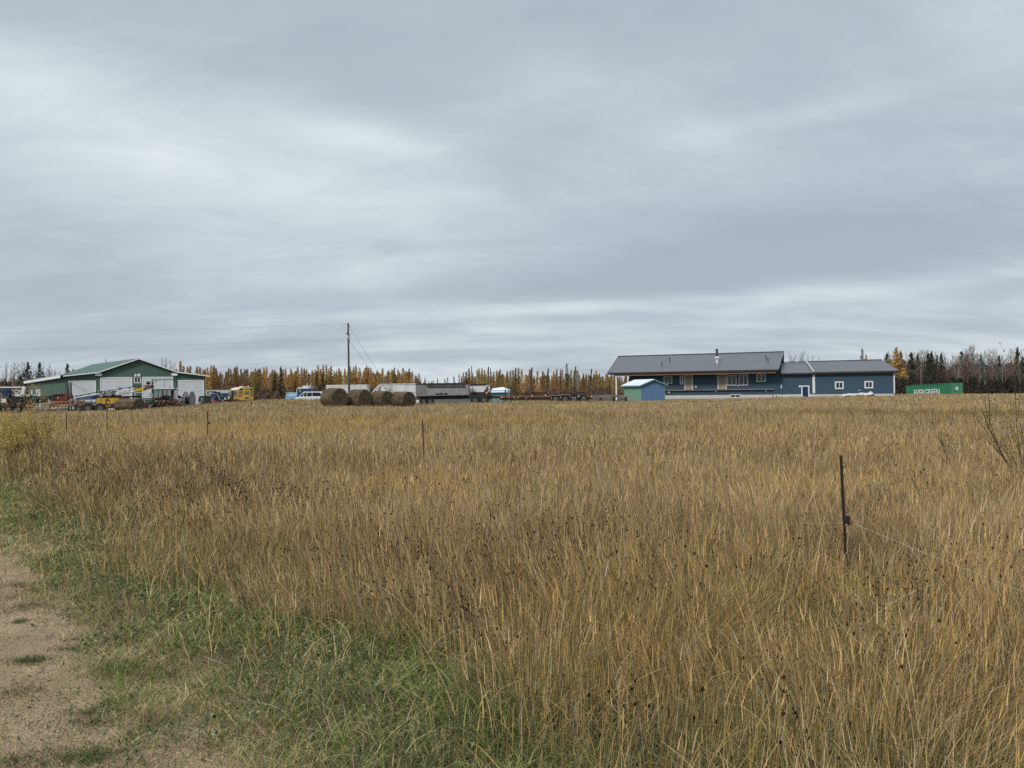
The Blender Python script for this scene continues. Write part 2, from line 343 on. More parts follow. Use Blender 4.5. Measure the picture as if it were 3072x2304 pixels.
def field_h(x, y):
    base = (.60 - .05 * ss(4, 7, y) + .08 * ss(10, 30, y)) * (1 - .42 * np.exp(-((x - y * .425) / .55) ** 2) * ss(4.0, 4.8, y) * ss(7.4, 6.6, y)) * (1 - .36 * ss(46, 66, y)) * (1 - .40 * ss(2, 12, x) * ss(60, 75, y) * (1 - ss(30, 44, x)))
    return base * (.76 + .5 * fbm(x, y, 3.2, 1)) * (.55 + .45 * ss(-.1, 1.6, sfield(x, y)))
def tint(x, y):
    g1, g2, g3 = fbm(x, y, 7, 4), fbm(x, y + 50, 2.4, 5), fbm(x - 30, y, 16, 6)
    s = sfield(x, y)
    edge_ = np.exp(-((s - 1.2) / 1.3) ** 2)
    st = .9 + 0 * x; go = .25 + 1.6 * ss(.5, .7, g1) + .5 * ss(8, 3, y); br = .16 + .55 * ss(.55, .72, g2) + .55 * edge_
    gr = .30 + .9 * ss(.5, .72, g3) + .5 * ss(30, 60, y); re = .03 + .38 * ss(.55, .75, fbm(x + 9, y, 5, 7)) * ss(4, 9, y)
    gn = .03 + .45 * ss(.9, -.4, s - .3) + .16 * ss(.6, .75, fbm(x, y, 4.4, 3))
    return np.stack([st, go, br, gr, re, gn], 1)
PAL = [STRAW, GOLD, BROWN, GREY, RED, GREEN]
S = Soup()
for y0, y1, dens, segs, wk in ((1.5, 5, 2300, 5, .0030), (5, 9, 1700, 4, .0032), (9, 14, 1000, 3, .0048), (14, 21, 440, 3, .0082), (21, 32, 240, 2, .012), (32, 48, 120, 2, .018), (48, 72, 62, 2, .028), (72, 112, 30, 2, .042)):
    x, y = scatter(y0, y1, dens * (1 if y0 > 4 else .9), lambda x, y: fieldness(x, y) * yard(x, y) * (.40 + 1.0 * fbm(x, y, .6, 2)))
    n = len(x); P = np.stack([x, y, ground(x, y) - .02], 1)
    h = field_h(x, y) * (.50 + .60 * rng.random(n) ** .8)
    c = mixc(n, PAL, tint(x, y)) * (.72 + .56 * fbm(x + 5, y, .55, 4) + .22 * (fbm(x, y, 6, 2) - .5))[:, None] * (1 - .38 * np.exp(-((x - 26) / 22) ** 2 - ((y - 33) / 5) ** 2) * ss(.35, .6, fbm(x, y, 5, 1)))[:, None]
    # tufts share a lean, single stalks wander round it
    la = fbm(x, y, .9, 5) * 9 + rng.normal(0, .9, n); ll = .10 + .34 * np.abs(rng.normal(0, 1, n)) * (.5 + ss(7, 2, y) * .6)
    ll = ll * (.35 + 1.5 * ss(.35, .7, fbm(x + 11, y, 1.2, 3)))
    ll = np.where(rng.random(n) < .12, ll + .8 * rng.random(n), ll).clip(0, 1.1)
    V_, F_, C_, tip = blades(P, h, ll, la, wk * (.7 + .7 * rng.random(n)), c * .82, segs, .35, 1.7, None, c * 1.05)  # colour darker at the foot, paler at the tip: occlusion painted into the blades
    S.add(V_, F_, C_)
    if y0 < 21:       # seed heads on a part of the stalks
        k = rng.random(n) < .28; T = tip[k]; m_ = len(T)
        cc = c[k] * 1.02
        S.add(*blades(T - np.array([0, 0, .012]), .06 + .11 * rng.random(m_), .5 * rng.random(m_), la[k], wk * (1.1 + .9 * rng.random(m_)), cc, 2, .1, 1.3))
    if y0 < 14:       # leaves hanging off the stalks, low tangle
        k = rng.random(n) < .55; m_ = int(k.sum()); b0 = P[k].copy(); b0[:, 2] += h[k] * (.05 + .45 * rng.random(m_))
        S.add(*blades(b0, .10 + .22 * rng.random(m_), .7 + .8 * rng.random(m_), rng.random(m_) * 6.283, wk * (.9 + .9 * rng.random(m_)), c[k] * .9, 3, .1, 1.5, droop=.35 * 1.0))
# long pale bent straws that stand out
x, y = scatter(2.4, 13, 14, lambda x, y: ss(-.5, .8, sfield(x, y)) + 0 * x); n = len(x); P = np.stack([x, y, ground(x, y)], 1)
c = np.array([.78, .62, .36]) * (.6 + .5 * rng.random((n, 1)))
S.add(*blades(P, .35 + .45 * rng.random(n), .15 + .85 * rng.random(n), rng.random(n) * 6.283, .0034 + 0 * x, c, 6, .4, 1.5))
field = S.build('field_grass'); tag(field, 'tall dry golden meadow grass covering the whole field up to the yard', 'grass')

# green verge and low growth under the tall grass
S = Soup()
VG, VG2, VT = (.125, .195, .048), (.27, .34, .10), (.52, .43, .22)
def vergeness(x, y):
    s = sfield(x, y) + (fbm(x, y, .9, 1) - .5) * .75
    pat = ss(.40, .56, fbm(x + 3, y, .45, 6))
    on_dirt = ss(-2.6, -1.3, s) * pat * .25
    return np.clip(ss(-1.44, -1.16, s - .05 * ss(5.5, 4, y)) * (1 - .75 * ss(1.6, 3.6, s)) * (.62 + .38 * ss(.3, .5, fbm(x, y, .5, 4))) + on_dirt * .5, 0, 1)
for y0, y1, dens, segs, wk in ((1.6, 5, 7200, 3, .0032), (5, 8.5, 4400, 3, .0040), (8.5, 14, 1900, 2, .0064), (14, 24, 650, 2, .010), (24, 45, 200, 2, .02)):
    x, y = scatter(y0, y1, dens, vergeness); n = len(x); P = np.stack([x, y, ground(x, y) - .004], 1); s = sfield(x, y)
    gg = fbm(x, y, .8, 6); wts = np.stack([.6 + 0 * x, .35 + .9 * ss(.45, .65, gg), .78 + 2.2 * ss(.44, .62, fbm(x, y, .6, 2)) + .5 * ss(10, 16, y), .30 + .5 * ss(.55, .7, gg)], 1)
    c = mixc(n, [VG, VG2, VT, (.22, .16, .08)], wts)
    c = c * (.50 + 1.02 * fbm(x, y + 3, .30, 1))[:, None]
    h = (.035 + .075 * rng.random(n)) * (.6 + 1.1 * fbm(x, y, .5, 3)) * (.8 + 1.5 * ss(-.2, .9, s))
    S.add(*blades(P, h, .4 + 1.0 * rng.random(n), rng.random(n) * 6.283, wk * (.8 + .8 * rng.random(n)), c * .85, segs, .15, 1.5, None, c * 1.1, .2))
# flat small leaves: clover, dandelion, plantain
def leaves(x, y, z, size, col, tilt=.5):
    n = len(x); a = rng.random(n) * 6.283; tl = rng.normal(0, tilt, (n, 2)); L_ = size * (.7 + .6 * rng.random(n)); W_ = L_ * (.35 + .4 * rng.random(n))
    u = np.stack([np.cos(a), np.sin(a), tl[:, 0]], 1); v = np.stack([-np.sin(a), np.cos(a), tl[:, 1]], 1); c0 = np.stack([x, y, z], 1)
    pts = [c0 - v * 0, c0 + u * (L_ * .45)[:, None] + v * (W_ * .5)[:, None], c0 + u * L_[:, None] - np.array([0, 0, .1]) * L_[:, None], c0 + u * (L_ * .45)[:, None] - v * (W_ * .5)[:, None]]
    V = np.stack(pts, 1).reshape(-1, 3); Fq = np.arange(4 * n).reshape(n, 4); return V, Fq, np.repeat(col, 4, 0)
for y0, y1, dens, sz in ((1.6, 5, 2400, .020), (5, 9, 1100, .030), (9, 15, 260, .045)):
    x, y = scatter(y0, y1, dens, lambda x, y: np.clip(vergeness(x, y) * (.15 + 1.6 * ss(.5, .62, fbm(x, y + 7, .55, 5))) + .12 * ss(-.3, 1, sfield(x, y)) * ss(3.5, 1.2, sfield(x, y)), 0, 1)); n = len(x)
    c = mixc(n, [(.10, .145, .055), (.16, .20, .09), (.23, .27, .13)], np.ones((n, 3)))
    S.add(*leaves(x, y, ground(x, y) + .01 + .05 * rng.random(n), sz, c))
# deep green tufts showing at the foot of the tall grass
for (tx, ty, r_, hh, cnt) in [(a, b, c, d, int(e * .5)) for a, b, c, d, e in [(-.05, 4.0, .28, .30, 700), (.55, 3.7, .25, .28, 600), (-.55, 5.1, .25, .22, 500), (1.15, 3.35, .3, .3, 700), (-3.0, 8.0, .4, .25, 700), (-1.6, 6.0, .4, .2, 700), (-2.3, 7.2, .35, .2, 600), (.9, 2.9, .3, .25, 600), (-.3, 3.3, .35, .16, 600), (2.2, 3.0, .3, .3, 500), (-5.0, 10.6, .6, .25, 900), (-8.6, 13.8, .8, .3, 900), (.35, 4.4, .2, .3, 400)]]:
    x = tx + rng.normal(0, r_, cnt); y = ty + rng.normal(0, r_ * .7, cnt); P = np.stack([x, y, ground(x, y)], 1)
    c = mixc(cnt, [(.095, .14, .040), (.16, .20, .06), (.30, .29, .11)], np.ones((cnt, 3)))
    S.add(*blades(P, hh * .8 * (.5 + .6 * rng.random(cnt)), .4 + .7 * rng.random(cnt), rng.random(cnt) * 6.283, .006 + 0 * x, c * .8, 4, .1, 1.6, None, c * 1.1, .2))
# plants creeping onto the dirt
for i in range(46):
    b = -1.25 - abs(random.gauss(0, .55)); a = random.uniform(-1.2, 7); tx, ty = .26 + a * TD[0] + b * TN[0], 3.5 + a * TD[1] + b * TN[1]
    if ty < 1.6: continue
    cnt = random.randint(40, 220); r_ = random.uniform(.03, .09)
    x = tx + rng.normal(0, r_ * 1.5, cnt); y = ty + rng.normal(0, r_, cnt); P = np.stack([x, y, ground(x, y) + .012], 1)
    c = mixc(cnt, [(.08, .14, .045), (.16, .2, .07), (.26, .2, .1)], np.tile([[1, .7, .3 + (i % 4 == 0) * 1.5]], (cnt, 1)))
    S.add(*blades(P, .012 + .03 * rng.random(cnt), .8 + .9 * rng.random(cnt), rng.random(cnt) * 6.283, .004 + 0 * x, c, 2, .3, 1.3))
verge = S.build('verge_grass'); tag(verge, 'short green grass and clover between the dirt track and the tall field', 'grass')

# dark seed heads of dried weeds
S = Soup()
def weed_density(x, y):
    s = sfield(x, y); return np.clip((1.5 * np.exp(-((s - 1.3) / 1.5) ** 2) * (.35 + ss(4, 7, y)) + .22) * ss(.40, .58, fbm(x, y, 1.9, 7)) + .05, 0, 1) * ss(-.1, .6, s) * (1 - .6 * ss(12, 25, y))
for y0, y1, dens, k_ in ((2.2, 5, 13, .75), (5, 9, 19, .8), (9, 20, 12, 1.1), (20, 45, 3.0, 1.8), (45, 75, .35, 2.6)):
    x, y = scatter(y0, y1, dens, lambda x, y: weed_density(x, y) * yard(x, y)); n = len(x); h = field_h(x, y) * (.70 + .50 * rng.random(n)); P = np.stack([x, y, ground(x, y)], 1)
    dk = np.array([.085, .055, .038]) * (.6 + 1.5 * rng.random((n, 1)) ** 1.5)
    V_, F_, C_, tip = blades(P, h, .1 + .25 * rng.random(n), rng.random(n) * 6.283, .005 * k_, dk * 1.3, 4, .5); S.add(V_, F_, C_)
    for j in range(10):
        on = rng.random(n) < .75; m_ = int(on.sum()); b0 = P[on] + (tip[on] - P[on]) * (.5 + .5 * rng.random((m_, 1)))
        V_, F_, C_, t2 = blades(b0, .05 + .14 * rng.random(m_), .3 + .9 * rng.random(m_), rng.random(m_) * 6.283, .003 * k_, dk[on] * 1.3, 2, .6); S.add(V_, F_, C_)
        r_ = (.004 + .0065 * rng.random(m_) ** 1.5) * k_ ** .8
        for q in range(7):   # bristly seed head: short spikes all round
            S.add(*blades(t2, r_ * (.6 + 1.2 * rng.random(m_)) , 1.2 * rng.random(m_), rng.random(m_) * 6.283, 1.1 * r_, dk[on] * .55, 1, .5, 1))
            S.add(*blades(t2 - np.array([0, 0, 1]) * r_[:, None], r_ * (.8 + .6 * rng.random(m_)), .9 * rng.random(m_), rng.random(m_) * 6.283, 1.3 * r_, dk[on] * .55, 1, .8, 1))
weeds = S.build('dried_weeds'); tag(weeds, 'dried brown weeds with dark round seed heads standing among the grass', 'weeds')

# pebbles and bits on the track
S = Soup()
n = 9000; a = rng.random(n) * 14 - 3; b = -1.2 - rng.random(n) * 3.3; x = .26 + a * TD[0] + b * TN[0]; y = 3.5 + a * TD[1] + b * TN[1]; k = y > 1.2; x, y = x[k], y[k]; n = len(x)
r_ = .0028 + .006 * rng.random(n) ** 4; c0 = np.stack([x, y, ground(x, y) + .012 + r_ * .4], 1)
oct_ = np.array([[1, 0, 0], [0, 1, 0], [-1, 0, 0], [0, -1, 0], [0, 0, .7], [0, 0, -.7]]); jit = 1 + (rng.random((n, 6, 3)) - .5) * .6
V = (c0[:, None] + oct_[None] * jit * r_[:, None, None]).reshape(-1, 3); tr = np.array([[0, 1, 4, 4], [1, 2, 4, 4], [2, 3, 4, 4], [3, 0, 4, 4]])
tri = np.array([[0, 1, 4], [1, 2, 4], [2, 3, 4], [3, 0, 4], [1, 0, 5], [2, 1, 5], [3, 2, 5], [0, 3, 5]]); Fq = (np.arange(n)[:, None, None] * 6 + tri[None]).reshape(-1, 3)
pc = mixc(n, [(.09, .075, .06), (.24, .19, .14), (.42, .36, .29), (.16, .12, .09)], np.ones((n, 4)))
gm = fastmesh('gravel', V, Fq, LEAF, np.repeat(pc, 6, 0)); tag(gm, 'loose small stones scattered on the dirt track', 'gravel', kind='stuff')
# ------------------------------------------------------------------ trees
BARK = mat('dark bark', (.10, .08, .065), .9, .25, 9, objvar=.2)
PALEBARK = mat('pale aspen bark', (.34, .32, .28), .85, .3, 6, objvar=.2)
TWIG = mat('grey brown twigs', (.17, .14, .125), .9, .25, 2, objvar=.25)
REDTWIG = mat('reddish bare twigs', (.19, .125, .085), .9, .25, 2, objvar=.25)
LARCH = mat('golden larch needles', (.52, .315, .09), .8, .15, .5, objvar=.18)
RUST = mat('rusty larch needles', (.33, .20, .09), .8, .15, .5, objvar=.18)
OLIVE = mat('olive gold needles', (.34, .26, .095), .8, .15, .5, objvar=.18)
SPRUCE = mat('dark spruce needles', (.040, .052, .028), .85, .35, .6, objvar=.25)
trng = np.random.default_rng(3)
def quads(c, u, v, L_, W_):
    a, b = u * (L_ / 2)[:, None], v * (W_ / 2)[:, None]
    V = np.stack([c - a - b * .6, c - a * .2 + b, c + a, c + a * .1 - b], 1).reshape(-1, 3); return V, np.arange(len(V)).reshape(-1, 4)
def crown_conifer(H, Rad, kind, n=2600):
    """branches in whorls carrying needle sprays; ragged outline, gaps, sharp leader"""
    g = trng; nb = int({'larch': 150, 'spruce': 150, 'dead': 60}[kind]); n = n if kind != 'dead' else 700; Vs, Fs, k = [], [], 0
    for i in range(nb):
        t = (i + g.random()) / nb; z = H * (.06 + .93 * t) if kind != 'dead' else H * (.35 + .63 * t)
        pr = {'larch': (1 - t) ** .95, 'spruce': (1 - t) ** .9 * (1 if t > .12 else .8), 'dead': (1 - t) ** .6 * .7}[kind]
        L_ = Rad * pr * (.65 + .6 * g.random()) + .14; a = g.random() * 6.283; sl = {'larch': .25, 'spruce': -.28, 'dead': .2}[kind]
        m = max(5, int(n / nb * (.5 + L_ / Rad))); r = L_ * g.random(m) ** .7
        c = np.stack([np.cos(a) * r, np.sin(a) * r, z + sl * r + g.normal(0, .07, m)], 1) + g.normal(0, .09, (m, 3))
        d = np.stack([np.cos(a) + g.normal(0, .5, m), np.sin(a) + g.normal(0, .5, m), sl + g.normal(0, .35, m)], 1); d /= np.linalg.norm(d, axis=1)[:, None]
        s_ = np.cross(d, g.normal(0, 1, (m, 3))); s_ /= np.linalg.norm(s_, axis=1)[:, None] + 1e-6
        V, Fq = quads(c, d, s_, .16 + .22 * g.random(m), (.07 + .09 * g.random(m)) * (1.3 if kind == 'spruce' else 1.1)); Vs.append(V); Fs.append(Fq + k); k += len(V)
    m = 14; zz = np.linspace(H * .9, H * 1.02, m); c = np.stack([g.normal(0, .03, m), g.normal(0, .03, m), zz], 1)
    V, Fq = quads(c, np.tile([[0, 0, 1.]], (m, 1)), g.normal(0, 1, (m, 3)), np.full(m, .4), np.full(m, .1)); Vs.append(V); Fs.append(Fq + k)
    return np.concatenate(Vs), np.concatenate(Fs)
def bare_crown(H, spread, mb, rnd, density=1.0):
    """forked limbs and twigs of a leafless tree"""
    def grow(p, d, l, r, depth):
        q = p + d * l; mb.tube(p, q, r, r * .62, 4 if depth else 5)
        if depth >= 4 or r < .012: return
        for _ in range(rnd.choice((2, 3, 3)) if depth < 3 else 3):
            nd = (d + Vector((rnd.gauss(0, .42), rnd.gauss(0, .42), rnd.gauss(.22, .2))) * spread).normalized()
            grow(p + d * l * rnd.uniform(.45, 1), nd, l * rnd.uniform(.5, .8), r * rnd.uniform(.42, .62), depth + 1)
    n = int(22 * density)
    for i in range(n):
        t = .22 + .76 * (i + rnd.random()) / n; a = rnd.random() * 6.283
        d = Vector((math.cos(a), math.sin(a), .9 + t * 1.2)).normalized(); grow(Vector((0, 0, H * t)), d, H * .13 * (1.25 - t) * spread * 1.2, .075 * (1.3 - t), 1)
TPL = {}
def tpl(kind, H, Rad, crown_m, trunk_m, name, cname='crown'):
    rnd = random.Random(len(TPL) * 13 + 1)
    root = bpy.data.objects.new(name, None)
    mb = MB(); pts = [Vector((rnd.gauss(0, .02) * i, rnd.gauss(0, .02) * i, H * i / 6)) for i in range(7)]
    if kind == 'bare': mb.path(pts, .12, 6, .02)
    else: mb.path(pts, .08, 6, .012)
    me = bpy.data.meshes.new('trunk'); me.from_pydata([tuple(p) for p in mb.v], [], mb.f); me.materials.append(trunk_m)
    if kind == 'bare':
        c = MB(); bare_crown(H, Rad, c, rnd); mc = bpy.data.meshes.new('crown'); mc.from_pydata([tuple(p) for p in c.v], [], c.f); mc.materials.append(crown_m)
    else:
        V, Fq = crown_conifer(H, Rad, kind); mc = bpy.data.meshes.new('crown'); mc.from_pydata(V.tolist(), [], Fq.tolist()); mc.materials.append(crown_m)
    TPL.setdefault(name, []).append((H, me, mc))
    bpy.data.objects.remove(root)
for i in range(5): tpl('larch', 10, 1.45 + .18 * i, LARCH, BARK, 'larch_tree')
for i in range(4): tpl('larch', 10, 1.4 + .18 * i, RUST, BARK, 'rusty_larch_tree')
for i in range(4): tpl('larch', 10, 1.4 + .18 * i, OLIVE, BARK, 'olive_larch_tree')
for i in range(4): tpl('spruce', 10, 1.7 + .2 * i, SPRUCE, BARK, 'spruce_tree')
for i in range(3): tpl('dead', 10, .8, TWIG, BARK, 'dead_larch_tree')
for i in range(5): tpl('bare', 10, .85 + .08 * i, TWIG, PALEBARK, 'aspen_tree')
for i in range(4): tpl('bare', 10, .8 + .08 * i, REDTWIG, BARK, 'alder_tree')
NTREE = 0
def tree(name, px, top, d, label, group=None, wide=1.0):
    """top: pixel row of the tip"""
    global NTREE
    H, me, mc = random.choice(TPL[name]); p = at(px, d); hh = zat(px, top, d) - p.z; s_ = hh / H
    nm = {'rusty_larch_tree': 'larch_tree', 'olive_larch_tree': 'larch_tree', 'dead_larch_tree': 'dead_larch_tree'}.get(name, name)
    root = thing(nm, p, random.random() * 6.28, label, 'tree', group)
    for n_, m_ in (('trunk', me), ('crown', mc)):
        o = bpy.data.objects.new(n_, m_); COL.objects.link(o); o.parent = root; o.scale = (s_ * wide, s_ * wide, s_)
    NTREE += 1; return root
def row(x0, x1, step, tops, d0, d1, kinds, group, lab):
    """trees one by one along a stretch of the wood's edge; tops = [(px, row)] of the skyline"""
    x = x0
    while x < x1:
        k = random.choices([a for a, _ in kinds], [b for _, b in kinds])[0]
        t = np.interp(x, [a for a, _ in tops], [b for _, b in tops]) + abs(random.gauss(0, 13)) - 4
        d = random.uniform(d0, d1); tree(k, x, t, d, lab[k], lab[k].split(' in ')[0] + 's ' + group, random.uniform(.85, 1.2)); x += step * random.uniform(.55, 1.45)
def labs(where):
    return {'larch_tree': f'golden larch in the row {where}', 'rusty_larch_tree': f'rusty brown larch in the row {where}', 'olive_larch_tree': f'olive gold larch in the row {where}',
            'spruce_tree': f'dark green spruce in the row {where}', 'dead_larch_tree': f'bare thin larch snag in the row {where}', 'aspen_tree': f'leafless grey aspen in the row {where}', 'alder_tree': f'leafless dark brown tree in the row {where}'}
# beside and behind the green workshop
row(-40, 190, 9.5, [(0, 1094), (60, 1085), (100, 1095), (150, 1098), (190, 1115)], 185, 215, [('aspen_tree', 5), ('alder_tree', 2)], 'by the workshop', labs('past the workshop side wing'))
tree('spruce_tree', 84, 1087, 170, 'tall dark spruce, first of the pair beyond the workshop side wing', 'spruces by the workshop', 1.15)
tree('spruce_tree', 120, 1089, 172, 'tall dark spruce next to the workshop side wing roof, second of a pair', 'spruces by the workshop', 1.1)
tree('spruce_tree', 203, 1092, 185, 'dark spruce tip standing over the workshop side eave', 'spruces by the workshop', 1.1)
tree('spruce_tree', 220, 1108, 200, 'small spruce tip just above the workshop roof slope', 'spruces by the workshop')
tree('spruce_tree', 62, 1130, 168, 'bushy dark conifer at the foot of the spruce pair', 'spruces by the workshop', 1.5)
tree('aspen_tree', 318, 1076, 190, 'pinkish bare aspen crown rising over the green workshop roof')
for x, t in ((487, 1073), (499, 1076), (512, 1081), (524, 1090)): tree('alder_tree' if x % 2 else 'aspen_tree', x, t, 200, 'leafless tree crown over the far roof slope of the green workshop', 'bare crowns over the workshop roof')
M1 = labs('behind the school bus')
row(530, 745, 10.5, [(530, 1098), (548, 1082), (570, 1100), (610, 1105), (634, 1090), (665, 1124), (690, 1098), (705, 1103), (740, 1106), (760, 1125)], 232, 252, [('larch_tree', 3), ('rusty_larch_tree', 5), ('olive_larch_tree', 1)], 'behind the bus', M1)
row(755, 1060, 8.5, [(755, 1110), (798, 1105), (820, 1104), (868, 1110), (910, 1098), (940, 1102), (970, 1091), (1000, 1105), (1040, 1106)], 240, 262, [('larch_tree', 7), ('rusty_larch_tree', 2), ('olive_larch_tree', 1)], 'behind the truck', labs('behind the blue truck tractor'))
for x, t in ((776, 1150), (826, 1120), (843, 1100), (886, 1145), (951, 1115), (968, 1122), (978, 1140)): tree('spruce_tree', x, t, 228, 'dark green spruce standing in front of the golden larches near the blue truck tractor', 'spruces before the larches', 1.0)
row(1052, 1245, 8.5, [(1052, 1100), (1093, 1097), (1118, 1103), (1145, 1107), (1190, 1105), (1215, 1104), (1240, 1112)], 240, 260, [('larch_tree', 8), ('rusty_larch_tree', 2)], 'behind the hopper', labs('behind the white hopper'))
tree('spruce_tree', 1184, 1103, 238, 'single dark spruce tip among golden larches over the white hopper', None, .7)
row(1248, 1380, 14, [(1248, 1112), (1270, 1130), (1300, 1140), (1340, 1135), (1380, 1118)], 245, 262, [('dead_larch_tree', 5), ('olive_larch_tree', 2), ('alder_tree', 1)], 'behind the grey shed trailer', labs('behind the grey van body'))
row(1385, 1845, 8.2, [(1385, 1118), (1405, 1108), (1425, 1112), (1450, 1105), (1500, 1112), (1560, 1104), (1620, 1112), (1700, 1108), (1780, 1112), (1845, 1115)], 225, 255, [('olive_larch_tree', 5), ('larch_tree', 3), ('rusty_larch_tree', 4), ('dead_larch_tree', .6)], 'behind the log trailer', labs('behind the log trailer stakes'))
tree('dead_larch_tree', 1701, 1090, 235, 'tallest thin larch snag over the row behind the log trailer')
row(1845, 2360, 26, [(1845, 1120), (2360, 1110)], 200, 225, [('olive_larch_tree', 3), ('rusty_larch_tree', 2)], 'behind the house', labs('hidden behind the blue house'))
for x, t in ((2372, 1063), (2386, 1068), (2405, 1060), (2411, 1056), (2424, 1064), (2440, 1067), (2456, 1070)): tree('aspen_tree', x, t, 190, 'leafless aspen crown above the lower roof link of the blue house', 'bare crowns over the house link')
row(2475, 2630, 22, [(2475, 1095), (2630, 1085)], 190, 200, [('aspen_tree', 1), ('rusty_larch_tree', 1)], 'behind the garage', labs('hidden behind the garage roof'))
tree('dead_larch_tree', 2588, 1046, 185, 'thin yellowing larch tip above the garage ridge'); tree('larch_tree', 2600, 1064, 188, 'small larch crown peeping over the garage ridge', None, .7)
tree('larch_tree', 2690, 1043, 165, 'tall golden larch beside the garage corner', None, 1.25)
row(2650, 2760, 6.0, [(2650, 1058), (2690, 1056), (2760, 1062)], 165, 188, [('alder_tree', 4), ('aspen_tree', 2), ('rusty_larch_tree', 2), ('spruce_tree', 2)], 'beside the garage', labs('between garage corner and green container'))
row(2755, 2905, 4.6, [(2755, 1055), (2775, 1045), (2800, 1062), (2825, 1050), (2850, 1075), (2868, 1062), (2905, 1050)], 158, 185, [('alder_tree', 5), ('aspen_tree', 3), ('spruce_tree', 1.3)], 'behind the container', labs('right behind the green container'))
row(2900, 3120, 4.6, [(2900, 1048), (2918, 1034), (2935, 1060), (2975, 1048), (3010, 1068), (3036, 1044), (3072, 1050), (3120, 1050)], 152, 182, [('alder_tree', 5), ('aspen_tree', 4), ('spruce_tree', 1.4)], 'past the container', labs('past the door end of the green container'))

# the wood behind and its brushy edge: two masses nobody could count
def forest_mass(name, x0, x1, d0, d1, n, top, R_, m, label, low=0.0):
    Vs, Fs, k = [], [], 0; g = trng
    for i in range(n):
        px = g.uniform(x0, x1); d = g.uniform(d0, d1); p = at(px, d); t = np.interp(px, [a for a, _ in top], [b for _, b in top]) + abs(g.normal(0, 12)); H = max(1.0, zat(px, t, d) - p.z)
        m_ = 420; z = H * (low + (1 - low) * g.random(m_) ** .8); r = R_ * (1 - z / H * .85) * g.random(m_) ** .5; a = g.random(m_) * 6.283
        c = np.stack([p.x + r * np.cos(a), p.y + r * np.sin(a), p.z + z], 1); u = g.normal(0, 1, (m_, 3)); u[:, 2] = np.abs(u[:, 2]) + .8; u /= np.linalg.norm(u, axis=1)[:, None]
        v = np.cross(u, g.normal(0, 1, (m_, 3))); v /= np.linalg.norm(v, axis=1)[:, None]
        V, Fq = quads(c, u, v, .35 + .5 * g.random(m_), .07 + .10 * g.random(m_)); Vs.append(V); Fs.append(Fq + k); k += len(V)
    return tag(fastmesh(name, np.concatenate(Vs), np.concatenate(Fs), m), label, 'forest', None, 'stuff')
DARKWOOD = mat('golden brown wood', (.26, .165, .065), .9, .5, .25); DW2 = mat('dark spruce wood', (.10, .075, .05), .9, .5, .25); BRUSH = mat('reddish brush', (.20, .135, .085), .9, .4, .35)  # the far wood's own colours: golden brown, dark brown, reddish brush
forest_mass('distant_forest', -80, 3150, 262, 300, 1000, [(0, 1135), (500, 1145), (620, 1114), (1240, 1114), (1262, 1148), (1375, 1150), (1410, 1122), (2300, 1120), (2650, 1110), (3150, 1105)], 1.6, DARKWOOD, 'brown mass of more distant wood seen between the trees')
forest_mass('woodland_brush', 2640, 3150, 186, 215, 300, [(2640, 1085), (2700, 1078), (2825, 1085), (2845, 1112), (2870, 1085), (2930, 1095), (3150, 1080)], 1.0, DW2, 'dark crowded wood behind the green container')
forest_mass('undergrowth', -60, 2650, 222, 240, 420, [(0, 1152), (600, 1160), (1000, 1158), (1400, 1162), (1850, 1158), (2650, 1150)], 1.9, BRUSH, 'low reddish brush along the foot of the larches')
forest_mass('undergrowth', 2650, 3150, 150, 165, 150, [(2650, 1132), (3150, 1128)], 1.3, mat('dark brush', (.055, .045, .034), .9, .4, .35), 'low dark brush at the foot of the trees behind the container')
forest_mass('undergrowth', -60, 190, 165, 180, 70, [(-60, 1140), (190, 1150)], 1.3, BRUSH, 'low brush under the aspens by the workshop side wing')

